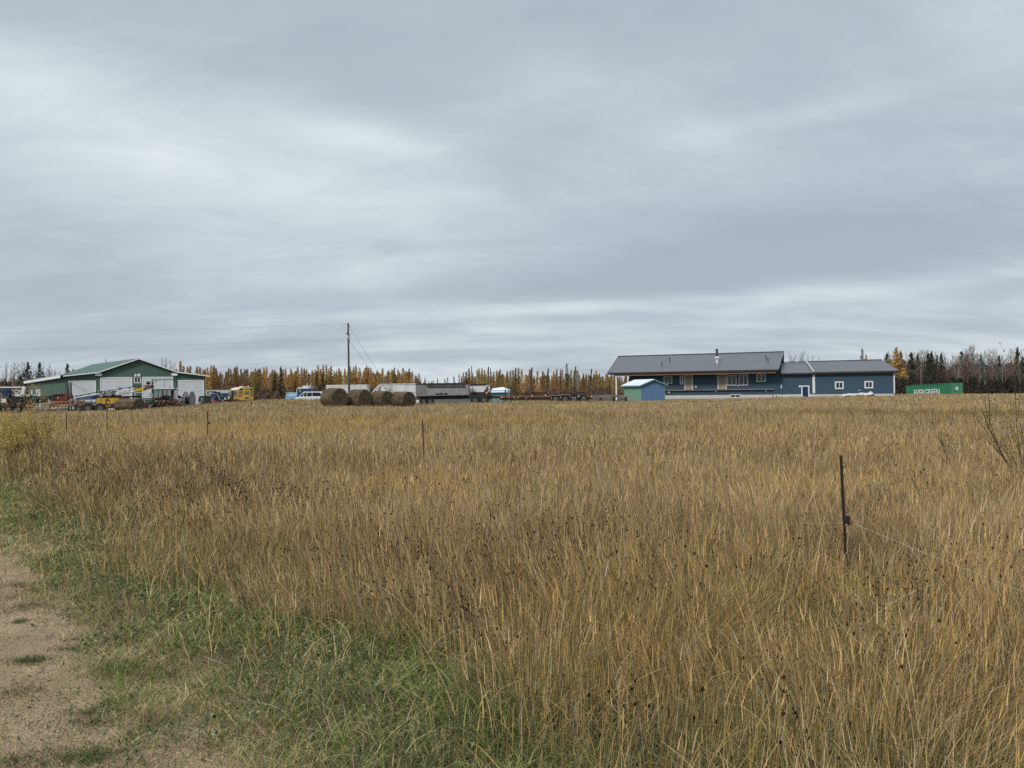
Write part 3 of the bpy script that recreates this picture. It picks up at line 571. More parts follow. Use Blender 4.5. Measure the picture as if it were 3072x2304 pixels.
# ------------------------------------------------------------------ willow shrubs at the fence
STEM = mat('dark willow stem', (.055, .042, .035), .8, .2, 30); OCHRE = mat('ochre willow stem', (.30, .19, .06), .8, .2, 30)
def shrub(name, px, d, zb, stems, lean, height, label, m, leafm=None, nleaf=0, spread=.6, seed=1, fan=.35, rad=.008, leafsize=.03):
    rnd = random.Random(seed); p = at(px, d); root = thing(name, p, 0, label, 'shrub'); tips = []
    mb = MB()
    def grow(q, dr, l, r, dep):
        pts = [q]; dd = dr.copy()
        for _ in range(5):
            dd = (dd + Vector((rnd.gauss(0, .07), rnd.gauss(0, .07), rnd.gauss(.04, .05)))).normalized(); pts.append(pts[-1] + dd * l / 5)
        mb.path(pts, r, 5, r * .4); tips.extend(pts[2:])
        if dep < 3:
            for k in range(3 if dep else 4):
                j = rnd.randint(1, 4); nd = (dd + Vector((rnd.gauss(0, .55), rnd.gauss(0, .55), .1)) * spread).normalized(); grow(pts[j], nd, l * rnd.uniform(.35, .6), r * .5, dep + 1)
    for i in range(stems):
        b = Vector((rnd.gauss(0, .10), rnd.gauss(0, .10), zb * .0)); a = rnd.gauss(lean, fan)
        grow(b, Vector((math.sin(a), rnd.gauss(0, .2), math.cos(a))).normalized(), height * rnd.uniform(.6, 1.05), rad * rnd.uniform(.6, 1.2), 1)
    mb.build('stems', m, root)
    if leafm is not None:
        g = np.random.default_rng(seed); T = np.array([tuple(t) for t in tips]); i = g.integers(0, len(T), nleaf); c = T[i] + g.normal(0, .04, (nleaf, 3))
        u = g.normal(0, 1, (nleaf, 3)); u /= np.linalg.norm(u, axis=1)[:, None]; v = np.cross(u, g.normal(0, 1, (nleaf, 3))); v /= np.linalg.norm(v, axis=1)[:, None]
        V, Fq = quads(c, u, v, leafsize * (.7 + .6 * g.random(nleaf)), leafsize * .4 * (.7 + .6 * g.random(nleaf)))
        me = bpy.data.meshes.new('leaves'); me.from_pydata(V.tolist(), [], Fq.tolist()); me.materials.append(leafm); o = bpy.data.objects.new('leaves', me); COL.objects.link(o); o.parent = root
    return root
YL = mat('yellow willow leaves', (.52, .39, .13), .8, .3, 3); DL = mat('dead dark leaves', (.06, .045, .03), .8, .3, 3)
shrub('willow_shrub', 118, 21, 0, 13, -.46, 1.55, 'yellow leaved willow shrub leaning over the field beside the rusty lattice boom', OCHRE, YL, 5600, .6, 4, .34, .012, .04)
shrub('willow_shrub', 40, 20.5, 0, 10, -.2, 1.15, 'lower golden willow shrub beside the leaning yellow one', OCHRE, YL, 5000, .7, 9, .5, .010, .04)
shrub('willow_shrub', 3092, 12, 0, 8, -.27, 1.85, 'leafless dark willow shrub, the densest one by the fence beyond the wire', STEM, DL, 260, .5, 5, .28, .010, .045)
shrub('willow_shrub', 2905, 13.5, 0, 5, -.34, 1.1, 'thin leafless willow with a few upright wands, beyond the dense one', STEM, DL, 40, .45, 12, .30, .010, .04)
shrub('willow_shrub', 315, 30, 0, 6, -.2, 1.0, 'small yellow green shrub beside a short fence post', OCHRE, YL, 600, .6, 22, .5, .007, .06)
shrub('bare_bush', 1187, 84, 0, 10, 0, 3.1, 'leafless pale bush growing in front of the white hopper', mat('pale bush twig', (.26, .23, .2), .9), None, 0, .9, 31, .55, .028)
# ------------------------------------------------------------------ buildings
WHITE = mat('white trim paint', (.78, .79, .78), .5, .04, 3)
GLASS = mat('dark window glass', (.02, .025, .03), .08, .2, 2, spec=.6)
def frame_on(root, a):
    """helpers for a root whose local x runs along a facade and local y goes away from the viewer"""
    Mi = (Matrix.Translation(root.location) @ Matrix.Rotation(root.rotation_euler.z, 4, 'Z')).inverted()
    def loc(px, py, c=0.0):
        o = Mi @ CAM; d = Mi.to_3x3() @ ray(px, py); k = (c - o.y) / d.y; q = o + d * k; return q.x, q.z
    return loc
def wall_with_holes(mb, x0, x1, z0, z1, holes, y0, y1):
    """a wall x0..x1 z0..z1 as boxes round its openings"""
    xs = sorted({x0, x1, *[h[0] for h in holes], *[h[1] for h in holes]}); 
    for a, b in zip(xs, xs[1:]):
        zs = [(z0)]; segs = sorted([(h[2], h[3]) for h in holes if h[0] <= a + 1e-6 and h[1] >= b - 1e-6]); z = z0
        for lo, hi in segs:
            if lo > z + 1e-4: mb.box(a, b, y0, y1, z, lo)
            z = max(z, hi)
        if z < z1 - 1e-4: mb.box(a, b, y0, y1, z, z1)
def window(root, x0, x1, z0, z1, y, n=2, fw=.09, label=None, sill=False, cross=False):
    f = MB(); f.box(x0, x1, y - .05, y + .08, z1 - fw, z1).box(x0, x1, y - .05, y + .08, z0, z0 + fw).box(x0, x0 + fw, y - .05, y + .08, z0 + fw, z1 - fw).box(x1 - fw, x1, y - .05, y + .08, z0 + fw, z1 - fw)
    for i in range(1, n): xm = x0 + (x1 - x0) * i / n; f.box(xm - .035, xm + .035, y - .03, y + .06, z0 + fw, z1 - fw)
    fo = f.build('window', WHITE, root)
    if label: fo['label'] = label
    MB().box(x0 + fw * .8, x1 - fw * .8, y + .03, y + .045, z0 + fw * .8, z1 - fw * .8).build('pane', GLASS, fo); return fo
def door(root, x0, x1, z0, z1, y, m, fm, fw=.1, label=None, name='door', panels=0, handle=True):
    d = MB()
    if panels:
        h = (z1 - fw - z0) / panels
        for i in range(panels): d.box(x0 + fw, x1 - fw, y + .0, y + .06, z0 + i * h + .006, z0 + (i + 1) * h - .006)
        d.box(x0 + fw + .01, x1 - fw - .01, y + .02, y + .05, z0, z1 - fw - .01)
    else:
        d.box(x0 + fw, x1 - fw, y + .0, y + .06, z0, z1 - fw)
    do = d.build(name, m, root)
    if label: do['label'] = label
    MB().box(x0, x0 + fw, y - .04, y + .08, z0, z1).box(x1 - fw, x1, y - .04, y + .08, z0, z1).box(x0 + fw, x1 - fw, y - .04, y + .08, z1 - fw, z1).build('door_frame', fm, do)
    if handle and not panels: MB().disc((x0 + fw + .09, y - .04, z0 + (z1 - z0) * .47), .04, .06).build('handle', mat('steel', (.5, .5, .5), .3, metal=1), do)
    return do

# green workshop -----------------------------------------------------
GREEN = mat('green metal cladding', (.075, .130, .098), .55, .10, 1.2, bump=.0, wave=('X', .6, .006))
GREENS = mat('green metal side cladding', (.084, .142, .108), .55, .10, 1.2)
GROOF = mat('green metal roof', (.050, .110, .082), .45, .12, 1.0, wave=('X', .9, .008))
GDOOR = mat('white sectional door', (.60, .62, .65), .5, .04, .8)
A = at(197, 102); ws = thing('workshop', A, math.atan2(.222, .975), 'large green metal workshop with four white overhead doors and low side wings', 'workshop')
lc = frame_on(ws, A)
x_l, _ = lc(197, 1200); x_r, _ = lc(615, 1200)
pk, zpk = lc(413, 1077); bl, zbl = lc(290, 1118.5); br_, zbr = lc(527, 1117); el_, zel = lc(197, 1128); er_, zer = lc(615, 1128)
WD = 21.0
bx, _ = lc(280, 1095, WD); sk = (bx - pk)               # the rear end is offset to the side by sk
SW = sk / WD
wl = MB()
prof = [(x_l, -.2), (x_r, -.2), (x_r, zer), (br_, zbr), (pk, zpk), (bl, zbl), (x_l, zel)]
holes = []
for a, b, t in ((205, 288, 1142), (301, 397, 1131.5), (426, 520, 1130.5), (532, 612, 1140)):
    xa, _ = lc(a, 1160); xb, zt = lc(b, 1160)[0], lc((a + b) / 2, t)[1]; holes.append((xa, xb, 0.0, zt))
wx0, wz1 = lc(402, 1129.5); wx1, wz0 = lc(423, 1149.5); holes.append((wx0, wx1, wz0, wz1))
wall_with_holes(wl, x_l, x_r, -.2, min(zel, zer) - .02, holes, 0, .2)
zc_ = min(zel, zer) - .02
wl.prism([(x_l, zc_), (x_r, zc_), (x_r, zer), (br_, zbr), (pk, zpk), (bl, zbl), (x_l, zel)], 0.001, .199)
wl.build('wall', GREEN, ws)
# side and rear walls follow the offset
def off(x, y, z): return (x + SW * y, y, z)
s_ = MB()
for xx, zz in ((x_l, zel), (x_r, zer)):
    s_.add([off(xx, .2, -.2), off(xx, WD, -.2), off(xx, WD, zz), off(xx, .2, zz), off(xx + (.15 if xx < pk else -.15), .2, -.2), off(xx + (.15 if xx < pk else -.15), WD, -.2), off(xx + (.15 if xx < pk else -.15), WD, zz), off(xx + (.15 if xx < pk else -.15), .2, zz)],
           [(0, 3, 2, 1), (4, 5, 6, 7), (0, 1, 5, 4), (3, 7, 6, 2), (0, 4, 7, 3), (1, 2, 6, 5)])
s_.add([off(x, WD, z) for x, z in prof] + [off(x, WD + .15, z) for x, z in prof], [tuple(range(7)), tuple(range(7, 14))[::-1]] + [(i, 7 + i, 7 + (i + 1) % 7, (i + 1) % 7) for i in range(7)])
s_.build('side_wall', GREENS, ws)
ov = .55
def lerp_out(x, z, x2, z2, e): dx, dz = x - x2, z - z2; l = math.hypot(dx, dz); return x + dx / l * e, z + dz / l * e
eL = lerp_out(x_l, zel, bl, zbl, .45); eR = lerp_out(x_r, zer, br_, zbr, .5)
chain = [eL, (bl, zbl), (pk, zpk), (br_, zbr), eR]
rf = MB()
for (xa, za), (xb, zb) in zip(chain, chain[1:]):
    q = [off(xa, -ov, za + .10), off(xb, -ov, zb + .10), off(xb, WD + .4, zb + .10), off(xa, WD + .4, za + .10)]; rf.slab(q, .09)
rfo = rf.build('roof', GROOF, ws)
fa = MB()
for (xa, za), (xb, zb) in zip(chain, chain[1:]):
    fa.add([(x + SW * (-ov) , y, z) for x, y, z in ((xa, -ov - .04, za - .05), (xb, -ov - .04, zb - .05), (xb, -ov - .04, zb + .09), (xa, -ov - .04, za + .09), (xa, -ov - .002, za - .05), (xb, -ov - .002, zb - .05), (xb, -ov - .002, zb + .09), (xa, -ov - .002, za + .09))],
           [(0, 1, 2, 3), (7, 6, 5, 4), (0, 4, 5, 1), (3, 2, 6, 7), (0, 3, 7, 4), (1, 5, 6, 2)])
fa.build('fascia', WHITE, ws)
for i, (xa, xb, z0, z1) in enumerate(holes[:4]):
    door(ws, xa, xb, 0.0, z1, -.0, GDOOR, WHITE, .12, name='overhead_door', panels=8, handle=False)
window(ws, wx0, wx1, wz0, wz1, 0, 2, .10)
tr = MB(); tr.box(bl - .2, br_ + .2, -.03, -.002, zc_ - .12, zc_ - .06).build('trim_strip', mat('dark green trim', (.02, .045, .035), .5), ws)
for px_, py_ in ((297, 1121), (525, 1121)):
    lx, lz = lc(px_, py_ + 1); MB().box(lx - .38, lx + .38, -.35, -.01, lz - .22, lz + .10).box(lx - .1, lx + .1, -.2, -.003, lz - .30, lz - .22).build('wall_lamp', mat('lamp housing', (.85, .85, .83), .3), ws)
lx, lz = lc(413, 1125); m_ = MB(); m_.disc((lx - .22, -.12, lz), .13, .2).disc((lx + .22, -.12, lz), .17, .2); m_.box(lx - .3, lx + .3, -.08, -.002, lz - .05, lz + .05); m_.build('floodlight', mat('lamp housing', (.85, .85, .83), .3), ws)
mdx, mdz = lc(402, 1180)[0], 0; md = door(ws, mdx + .1, mdx + 1.15, 0, 2.15, 0, mat('pale green door', (.25, .34, .31), .5), WHITE, .06, 'pale green narrow door between two overhead doors')
# low wing on the near side, its wall following the slanting flank
wing = MB(); c2 = 11.0
fx, fz = lc(86, 1146.5, c2); sl_ = (fx - x_l) / c2
ztop_a, ztop_b = zel - .05, fz
def wpt(x_, y_, z_): return (x_, y_, z_)
wa = [(x_l - .02, -.002, -.2), (fx, c2, -.2), (fx, c2, ztop_b), (x_l - .02, -.002, ztop_a)]
n_ = Vector((c2, -(fx - x_l), 0)).normalized() * -.15
wing.add(wa + [(a + n_.x * -1, b + n_.y * -1, c) for a, b, c in wa], [(0, 1, 2, 3), (7, 6, 5, 4), (0, 4, 5, 1), (1, 5, 6, 2), (2, 6, 7, 3), (3, 7, 4, 0)])
wing.build('wing_wall', GREENS, ws)
wr = MB(); dirv = Vector((fx - x_l, c2, 0)).normalized(); nn = Vector((-dirv.y, dirv.x, 0)) * -1   # outward
Aw, Bw = Vector((x_l, -.5, ztop_a)), Vector((fx, c2, ztop_b)) + dirv * .5
outw = Vector((dirv.y, -dirv.x, 0)); outw = outw if outw.y < 0 else -outw
q = [Aw + outw * .45, Bw + outw * .45, Bw - outw * 7 + Vector((0, 0, 1.1)), Aw - outw * 1.2 + Vector((0, 0, .15))]
wr.slab([p + Vector((0, 0, .16)) for p in q], .08); wr.build('wing_roof', GROOF, ws)
wf = MB(); a_, b_ = Aw + outw * .48, Bw + outw * .48; wf.add([a_ + Vector((0, 0, -.22)), b_ + Vector((0, 0, -.22)), b_ + Vector((0, 0, .15)), a_ + Vector((0, 0, .15))] + [p - outw * .025 for p in (a_ + Vector((0, 0, -.22)), b_ + Vector((0, 0, -.22)), b_ + Vector((0, 0, .15)), a_ + Vector((0, 0, .15)))], [(0, 1, 2, 3), (7, 6, 5, 4), (0, 4, 5, 1), (1, 5, 6, 2), (2, 6, 7, 3), (3, 7, 4, 0)]); wf.build('wing_fascia', WHITE, ws)
# door and slim window in the wing, as pieces laid on its face
def on_wing(px0, px1, zlo, zhi, name, m, par=ws, proud=.03):
    pts = []
    for px_ in (px0, px1):
        o_ = (Matrix.Translation(ws.location) @ Matrix.Rotation(ws.rotation_euler.z, 4, 'Z')).inverted() ; d_ = o_.to_3x3() @ ray(px_, 1170); q_ = o_ @ CAM
        # intersect with the line x = x_l + (fx-x_l) y/c2
        k_ = (fx - x_l) / c2; t_i = (x_l + k_ * q_.y - q_.x) / (d_.x - k_ * d_.y); pts.append((q_.x + d_.x * t_i, q_.y + d_.y * t_i))
    (xa, ya), (xb, yb) = pts; m2 = MB(); o2 = outw * proud
    vs = [(xa, ya, zlo), (xb, yb, zlo), (xb, yb, zhi), (xa, ya, zhi)]; vs = [Vector(v) + outw * .004 for v in vs] + [Vector(v) + o2 for v in vs]
    m2.add(vs, [(3, 2, 1, 0), (4, 5, 6, 7), (0, 1, 5, 4), (1, 2, 6, 5), (2, 3, 7, 6), (3, 0, 4, 7)]); return m2.build(name, m, par)
wd_ = on_wing(108.5, 121.5, 0, 2.75, 'side_door_frame', WHITE); on_wing(111.5, 113.5, 0, 2.6, 'side_door_gap', mat('dark gap', (.03, .03, .03), .9), wd_, .05); on_wing(114, 120, 0, 2.6, 'side_door', GDOOR, wd_, .06)
on_wing(95, 97.5, 1.3, 2.7, 'slim_window', WHITE)

# blue house --------------------------------------------------------
BLUE = mat('slate blue siding', (.046, .088, .128), .6, .06, 1.5, wave=('Z', .22, .006))
BROOF = mat('grey ribbed metal roof', (.125, .128, .140), .42, .05, .7, wave=('X', .9, .008))
CONC = mat('white painted foundation', (.62, .61, .59), .8, .08, 1.5, dirt=((.30, .27, .23), 1.2, .62))
WOODB = mat('raw beam wood', (.22, .135, .085), .8, .25, 3)
SOFF = mat('dark soffit', (.045, .038, .035), .7)
TAN = mat('tan door', (.36, .31, .23), .6, .05, 2)
P0 = at(2070, 104); hs = thing('house', P0, -math.atan2(.357, .934), 'long low slate blue house with grey metal roof, porch beam and attached garage', 'house')
hl = frame_on(hs, P0)
Lw, _ = hl(1888, 1170); Rm, _ = hl(2337, 1170); Rl, _ = hl(2440, 1170); Rg, _ = hl(2684, 1170)
_, zfl = hl(2070, 1168.5)                # floor line of the porch
_, zsb = hl(2150, 1184.5)                # bottom of the siding
_, ze_main = hl(2100, 1122)              # top of wall under the porch roof
_, ze_g = hl(2550, 1116)
wins, H1 = [], []
def hole(x0p, x1p, y0p, y1p, n=2, dst=None):
    a, z1_ = hl(x0p, y0p); b, z0_ = hl(x1p, y1p); zt = (hl(x0p, y0p)[1] + hl(x1p, y0p)[1]) / 2; zb_ = (hl(x0p, y1p)[1] + hl(x1p, y1p)[1]) / 2
    r_ = (a, b, zb_, zt); dst.append(r_); return r_
mainh, linkh, garh = [], [], []
W_ = [hole(1991, 2017, 1129, 1150.5, 2, mainh), hole(2039.5, 2050, 1127.5, 1153, 1, mainh), hole(2181.5, 2210, 1124.5, 1156.5, 2, mainh), hole(2216, 2244.5, 1123.5, 1156, 2, mainh), hole(2269, 2297.5, 1122, 1145.5, 2, mainh)]
D_ = [hole(2053, 2079, 1124, 1168.5, 1, mainh), hole(2152, 2180, 1122, 1167.5, 1, mainh)]
DB = hole(2403.5, 2428.5, 1156.5, 1194, 1, linkh)
G_ = [hole(2504.5, 2531, 1144.5, 1167, 2, garh), hole(2593, 2619.5, 1143, 1165, 2, garh)]
DM = 9.0      # depth of the main house
wm = MB(); wall_with_holes(wm, Lw, Rm, zsb, ze_main + .35, mainh, 0, .2)
wm.box(Lw, Lw + .2, .2, DM * 1.5, zsb, ze_main + .35).box(Rm - .2, Rm, .2, DM * 1.5, zsb, ze_main + .35).box(Lw + .2, Rm - .2, DM * 1.5 - .2, DM * 1.5, zsb, ze_main + .35)
wm.build('wall', BLUE, hs)
wk = MB(); DB2 = (DB[0], DB[1], zsb, DB[3]); wall_with_holes(wk, Rm + .003, Rl, zsb, ze_g, [DB2], .0, .2); wall_with_holes(wk, Rl + .003, Rg, zsb, ze_g, garh, -.05, .2)
wk.box(Rg - .2, Rg, .203, 11, zsb, ze_g).box(Rm + .003, Rg - .2, 10.8, 11, zsb, ze_g); wk.build('garage_wall', BLUE, hs)
fd = MB(); gzv = -.9
bw0, bz1 = hl(2190, 1181.5); bw1, bz0 = hl(2222, 1193)
wall_with_holes(fd, Lw + .05, Rm - .001, gzv, zsb - .002, [(bw0, bw1, bz0, zsb - .002)], .03, .23); wall_with_holes(fd, Rm, Rg - .05, gzv, zsb - .002, [(DB[0], DB[1], gzv, zsb - .002)], .03, .23)
fd.box(Rg - .25, Rg - .052, .24, 10.9, gzv, zsb - .002); fd.build('foundation', CONC, hs)
for i, r_ in enumerate(W_): window(hs, *r_[:4], -.0, 1 if i == 1 else 2, .10)
for r_ in G_: window(hs, *r_, -.05, 2, .15)
window(hs, bw0, bw1, bz0, zsb + .05, -.0, 2, .10, 'low basement window in the white foundation')
for r_ in D_: door(hs, r_[0], r_[1], zfl, r_[3], 0, TAN, WHITE, .11)
door(hs, DB[0], DB[1], gzv + .1, DB[3], -.0, mat('navy door', (.018, .024, .10), .5), WHITE, .15, 'dark blue door at ground level in the link')
# porch: floor ledge, beam, posts, step
dk = MB(); xd, _ = hl(2322, 1166); xdl, _ = hl(1900, 1168); dk.box(xdl, xd, -.32, -.002, zfl - .14, zfl - .02); dk.build('deck_ledger', mat('weathered ledger board', (.27, .21, .17), .85, .3, 2), hs)
ovf = 2.0
elx, elz = hl(1822, 1119, -ovf); erx, erz = hl(2336, 1106.5, -ovf); zev = (elz + erz) / 2
D1 = 6.9
rlx, rlz = hl(1855, 1069, D1); rrx, rrz = hl(2352, 1055, D1); zr = (rlz + rrz) / 2
bmx0, bmz = hl(1846, 1125.5, -ovf + .25); bmx1, _ = hl(2328, 1113, -ovf + .25)
MB().box(bmx0, bmx1, -ovf + .15, -ovf + .35, zev - .50, zev - .28).build('porch_beam', WOODB, hs)
roof = MB(); yb = D1 * 2 + ovf
roof.slab([(elx, -ovf, zev), (erx, -ovf, zev), (rrx, D1, zr), (rlx, D1, zr)], .10); roof.slab([(rlx, D1 + .002, zr), (rrx, D1 + .002, zr), (erx + .2, yb, zev), (elx + .2, yb, zev)], .10)
ro = roof.build('roof', BROOF, hs)
MB().beam((rlx, D1, zr + .03), (rrx, D1, zr + .03), .35, .07).build('ridge_cap', mat('dark ridge metal', (.05, .052, .06), .5), ro)
MB().box(elx + .02, erx - .02, -ovf - .03, -ovf - .003, zev - .22, zev - .02).build('fascia', SOFF, hs)
so = MB(); so.box(elx + .1, erx - .1, -ovf + .02, -.02, zev - .27, zev - .20); so.build('soffit', mat('red brown soffit', (.085, .045, .035), .7, .3, 1.0), hs)
rk = MB()
for xa_, xb_ in ((elx - .03, rlx - .03),): rk.beam((xa_, -ovf, zev - .02), (xb_, D1, zr - .02), .06, .22)
rk.build('rake_trim', mat('pale rake trim', (.5, .52, .55), .5), hs)
gb = MB()
for ex_, rx_ in ((Rm - .001, 0),):
    gx0 = Rm - .01; gb.prismx([(-.0, ze_main + .36), (DM * 1.5, ze_main + .36), (DM * 1.5, ze_main + .5), (D1, zr - .18), (.0, ze_main + .9)], Rm - .18, Rm + .02)
    gb.prismx([(-.0, ze_main + .36), (DM * 1.5, ze_main + .36), (DM * 1.5, ze_main + .5), (D1, zr - .18), (.0, ze_main + .9)], Lw + .02, Lw + .2)
gb.build('gable', mat('dark gable metal', (.035, .037, .045), .5, .1, 2, wave=('Y', .3, .02)), hs)
for px_ in (1849, 1884):
    pxx, _ = hl(px_, 1160, -ovf + .25); MB().box(pxx - .09, pxx + .09, -ovf + .16, -ovf + .34, gzv, zev - .5).build('porch_post', WHITE, hs)
# link and garage roofs
z_e = (hl(2445, 1117, -.5)[1] + hl(2690, 1112, -.5)[1]) / 2
D2 = 5.4
x1_, z1r = hl(2340, 1086, D2); x2_, z2r = hl(2419, 1084.5, D2); x3_, z3r = hl(2645, 1080.5, D2); zrr = (z2r + z3r) / 2
e1, _ = hl(2342, 1117, -.5); e2, _ = hl(2441, 1117, -.5); e3, _ = hl(2697, 1111, -.5)
lr = MB(); lr.slab([(e1, -.5, z_e - .03), (e2 - .01, -.5, z_e - .03), (x2_ - .01, D2, zrr - .05), (x1_, D2, zrr - .05)], .08); lr.slab([(x1_, D2 + .002, zrr - .05), (x2_ - .01, D2 + .002, zrr - .05), (e2 - .01, D2 * 2 + .5, z_e - .03), (e1, D2 * 2 + .5, z_e - .03)], .08); lr.build('link_roof', BROOF, hs)
gr = MB(); gr.slab([(e2, -.5, z_e + .05), (e3, -.5, z_e + .05), (x3_, D2, zrr + .03), (x2_, D2, zrr + .03)], .10); gr.slab([(x2_, D2 + .002, zrr + .03), (x3_, D2 + .002, zrr + .03), (e3, D2 * 2 + .5, z_e + .05), (e2, D2 * 2 + .5, z_e + .05)], .10); gr.slab([(e3 + .001, -.5, z_e + .05), (e3 + .001, D2 * 2 + .5, z_e + .05), (x3_ + .001, D2, zrr + .03)], .10); gr.build('garage_roof', BROOF, hs)
MB().beam((x1_, D2, zrr + .04), (x3_, D2, zrr + .06), .3, .06).build('ridge_cap', mat('dark ridge metal', (.05, .052, .06), .5), hs)
MB().beam((e2, -.52, z_e + .09), (x2_, D2, zrr + .07), .16, .05).build('valley_trim', mat('pale rake trim', (.5, .52, .55), .5), hs)
MB().box(e1, e2 - .01, -.53, -.502, z_e - .24, z_e - .06).box(e2, e3 - .02, -.53, -.502, z_e - .20, z_e - .02).build('eave_trim', SOFF, hs)
MB().box(Rm + .02, e3 - .1, -.5, -.06, z_e - .27, z_e - .24).build('garage_soffit', SOFF, hs)
t0_, _ = hl(2437.5, 1150); t1_, _ = hl(2445, 1150); MB().box(t0_, t1_, -.09, -.052, zsb + .1, ze_g - .15).build('corner_board', WHITE, hs)
MB().box(Rg - .12, Rg + .03, -.08, -.052, zsb, ze_g - .15).build('corner_board', WHITE, hs)
def on_roof(px_, py_, slope0=(-ovf, None)):
    """point on the front roof plane under a pixel"""
    Mi = (Matrix.Translation(hs.location) @ Matrix.Rotation(hs.rotation_euler.z, 4, 'Z')).inverted(); o = Mi @ CAM; d = Mi.to_3x3() @ ray(px_, py_)
    k_ = (zr - zev) / (D1 + ovf); t_ = (zev + k_ * (o.y + ovf) - o.z) / (d.z - k_ * d.y); return o + d * t_
q = on_roof(2151, 1088); ch = MB(); ch.tube((q.x, q.y, q.z - .2), (q.x, q.y, q.z + 1.75), .16, None, 14).tube((q.x, q.y, q.z + 1.75), (q.x, q.y, q.z + 1.85), .22, .22, 14); co = ch.build('chimney', mat('black stove pipe', (.06, .06, .07), .5), ro)
MB().tube((q.x, q.y, q.z + .62), (q.x, q.y, q.z + .85), .42, .17, 16).build('storm_collar', mat('bright galvanised', (.7, .7, .7), .35, metal=.6), co); MB().tube((q.x, q.y, q.z - .1), (q.x, q.y, q.z + .6), .24, .18, 14).build('flashing', mat('bright galvanised', (.7, .7, .7), .35, metal=.6), co)
for px_, py_, hh_ in ((1985.5, 1096, .38), (2009, 1086, .5), (2298, 1078, .45), (2304, 1087, .45)):
    q = on_roof(px_, py_); MB().tube((q.x, q.y, q.z - .1), (q.x, q.y, q.z + hh_), .06, None, 8).tube((q.x, q.y, q.z + hh_), (q.x, q.y, q.z + hh_ + .1), .10, None, 8).build('vent_pipe', mat('black stove pipe', (.06, .06, .07), .5), ro)
for px_, py_, r_ in ((2088, 1160.5, .11), (2007.5, 1176.5, .13), (2148, 1174, .08), (2214.5, 1157.5, .08), (2298, 1171.5, .10), (2399.5, 1159, .13)):
    x_, z_ = hl(px_, py_); MB().disc((x_, -.06, z_), r_, .1, 'y', 12).build('wall_vent', mat('lamp housing', (.85, .85, .83), .3), hs)
x_, z_ = hl(2344, 1160); MB().box(x_ - .06, x_ + .06, -.06, -.003, z_ - .22, z_ + .22).build('wall_meter', WHITE, hs)
x_, z_ = hl(2318, 1141); mb = MB(); mb.path([(x_, -.04, zev - .4), (x_, -.04, z_ + .2)], .02, 5); mb.path([(x_ + .18 * math.cos(t), -.05, z_ + .22 * math.sin(t)) for t in np.linspace(0, 6.28, 13)], .018, 5); mb.build('cable_loop', mat('grey cable', (.2, .24, .28), .6), hs)

# garden shed: blue gable, green side -------------------------------
SB = mat('faded blue boards', (.105, .185, .315), .7, .08, 2, wave=('X', .3, .006)); SG = mat('faded green boards', (.20, .36, .27), .7, .08, 2, wave=('Y', .3, .006))
p = at(1924, 88); sh = thing('garden_shed', p, R(2), 'small blue and green gabled shed with a white roof beside the blue house', 'shed'); l2 = frame_on(sh, p)
sx0, _ = l2(1924, 1170); sx1, _ = l2(1994, 1170); spx, spz = l2(1959, 1137.5); sez = (l2(1924, 1153)[1] + l2(1994, 1154)[1]) / 2
vx, _ = l2(1872, 1170, 4.2); ssk = (vx - sx0) / 4.2
mb = MB(); mb.prism([(sx0, -.1), (sx1, -.1), (sx1, sez), (spx, spz - .12), (sx0, sez)], 0, .1); mb.build('gable_wall', SB, sh)
mb = MB()
def so_(x, y, z): return (x + ssk * y, y, z)
for xx, s__ in ((sx0, 1), (sx1, -1)): mb.add([so_(xx, .102, -.1), so_(xx, 4.2, -.1), so_(xx, 4.2, sez), so_(xx, .102, sez), so_(xx + .1 * s__, .102, -.1), so_(xx + .1 * s__, 4.2, -.1), so_(xx + .1 * s__, 4.2, sez), so_(xx + .1 * s__, .102, sez)], [(0, 3, 2, 1), (4, 5, 6, 7), (0, 1, 5, 4), (3, 7, 6, 2), (0, 4, 7, 3), (1, 2, 6, 5)])
mb.add([so_(x, 4.2, z) for x, z in ((sx0, -.1), (sx1, -.1), (sx1, sez), (spx, spz - .12), (sx0, sez))] , [(0, 1, 2, 3, 4)]); mb.build('side_wall', SG, sh)
mb = MB(); e_ = .28; kz = (spz - sez) / (spx - sx0)
mb.slab([so_(sx0 - e_, -.25, sez - e_ * kz + .06), so_(spx, -.25, spz + .02), so_(spx, 4.45, spz + .02), so_(sx0 - e_, 4.45, sez - e_ * kz + .06)], .06)
mb.slab([so_(spx, -.25, spz + .02), so_(sx1 + e_, -.25, sez - e_ * kz + .06), so_(sx1 + e_, 4.45, sez - e_ * kz + .06), so_(spx, 4.45, spz + .02)], .06); mb.build('roof', mat('white shed roofing', (.72, .76, .82), .5, .03, 2), sh)
TE = mat('teal trim', (.14, .27, .27), .6)
mb = MB(); mb.beam(so_(sx0 - e_, -.28, sez - e_ * kz - .02), so_(spx, -.28, spz - .06), .05, .13).beam(so_(spx, -.28, spz - .06), so_(sx1 + e_, -.28, sez - e_ * kz - .02), .05, .13).beam(so_(sx0 - e_, -.2, sez - e_ * kz - .04), so_(sx0 - e_, 4.4, sez - e_ * kz - .04), .05, .14).build('fascia', TE, sh)
mb = MB(); mb.box(sx0 - .03, sx0 + .07, -.03, -.002, -.1, sez).box(sx1 - .05, sx1 + .03, -.03, -.002, -.1, sez).build('corner_board', TE, sh)

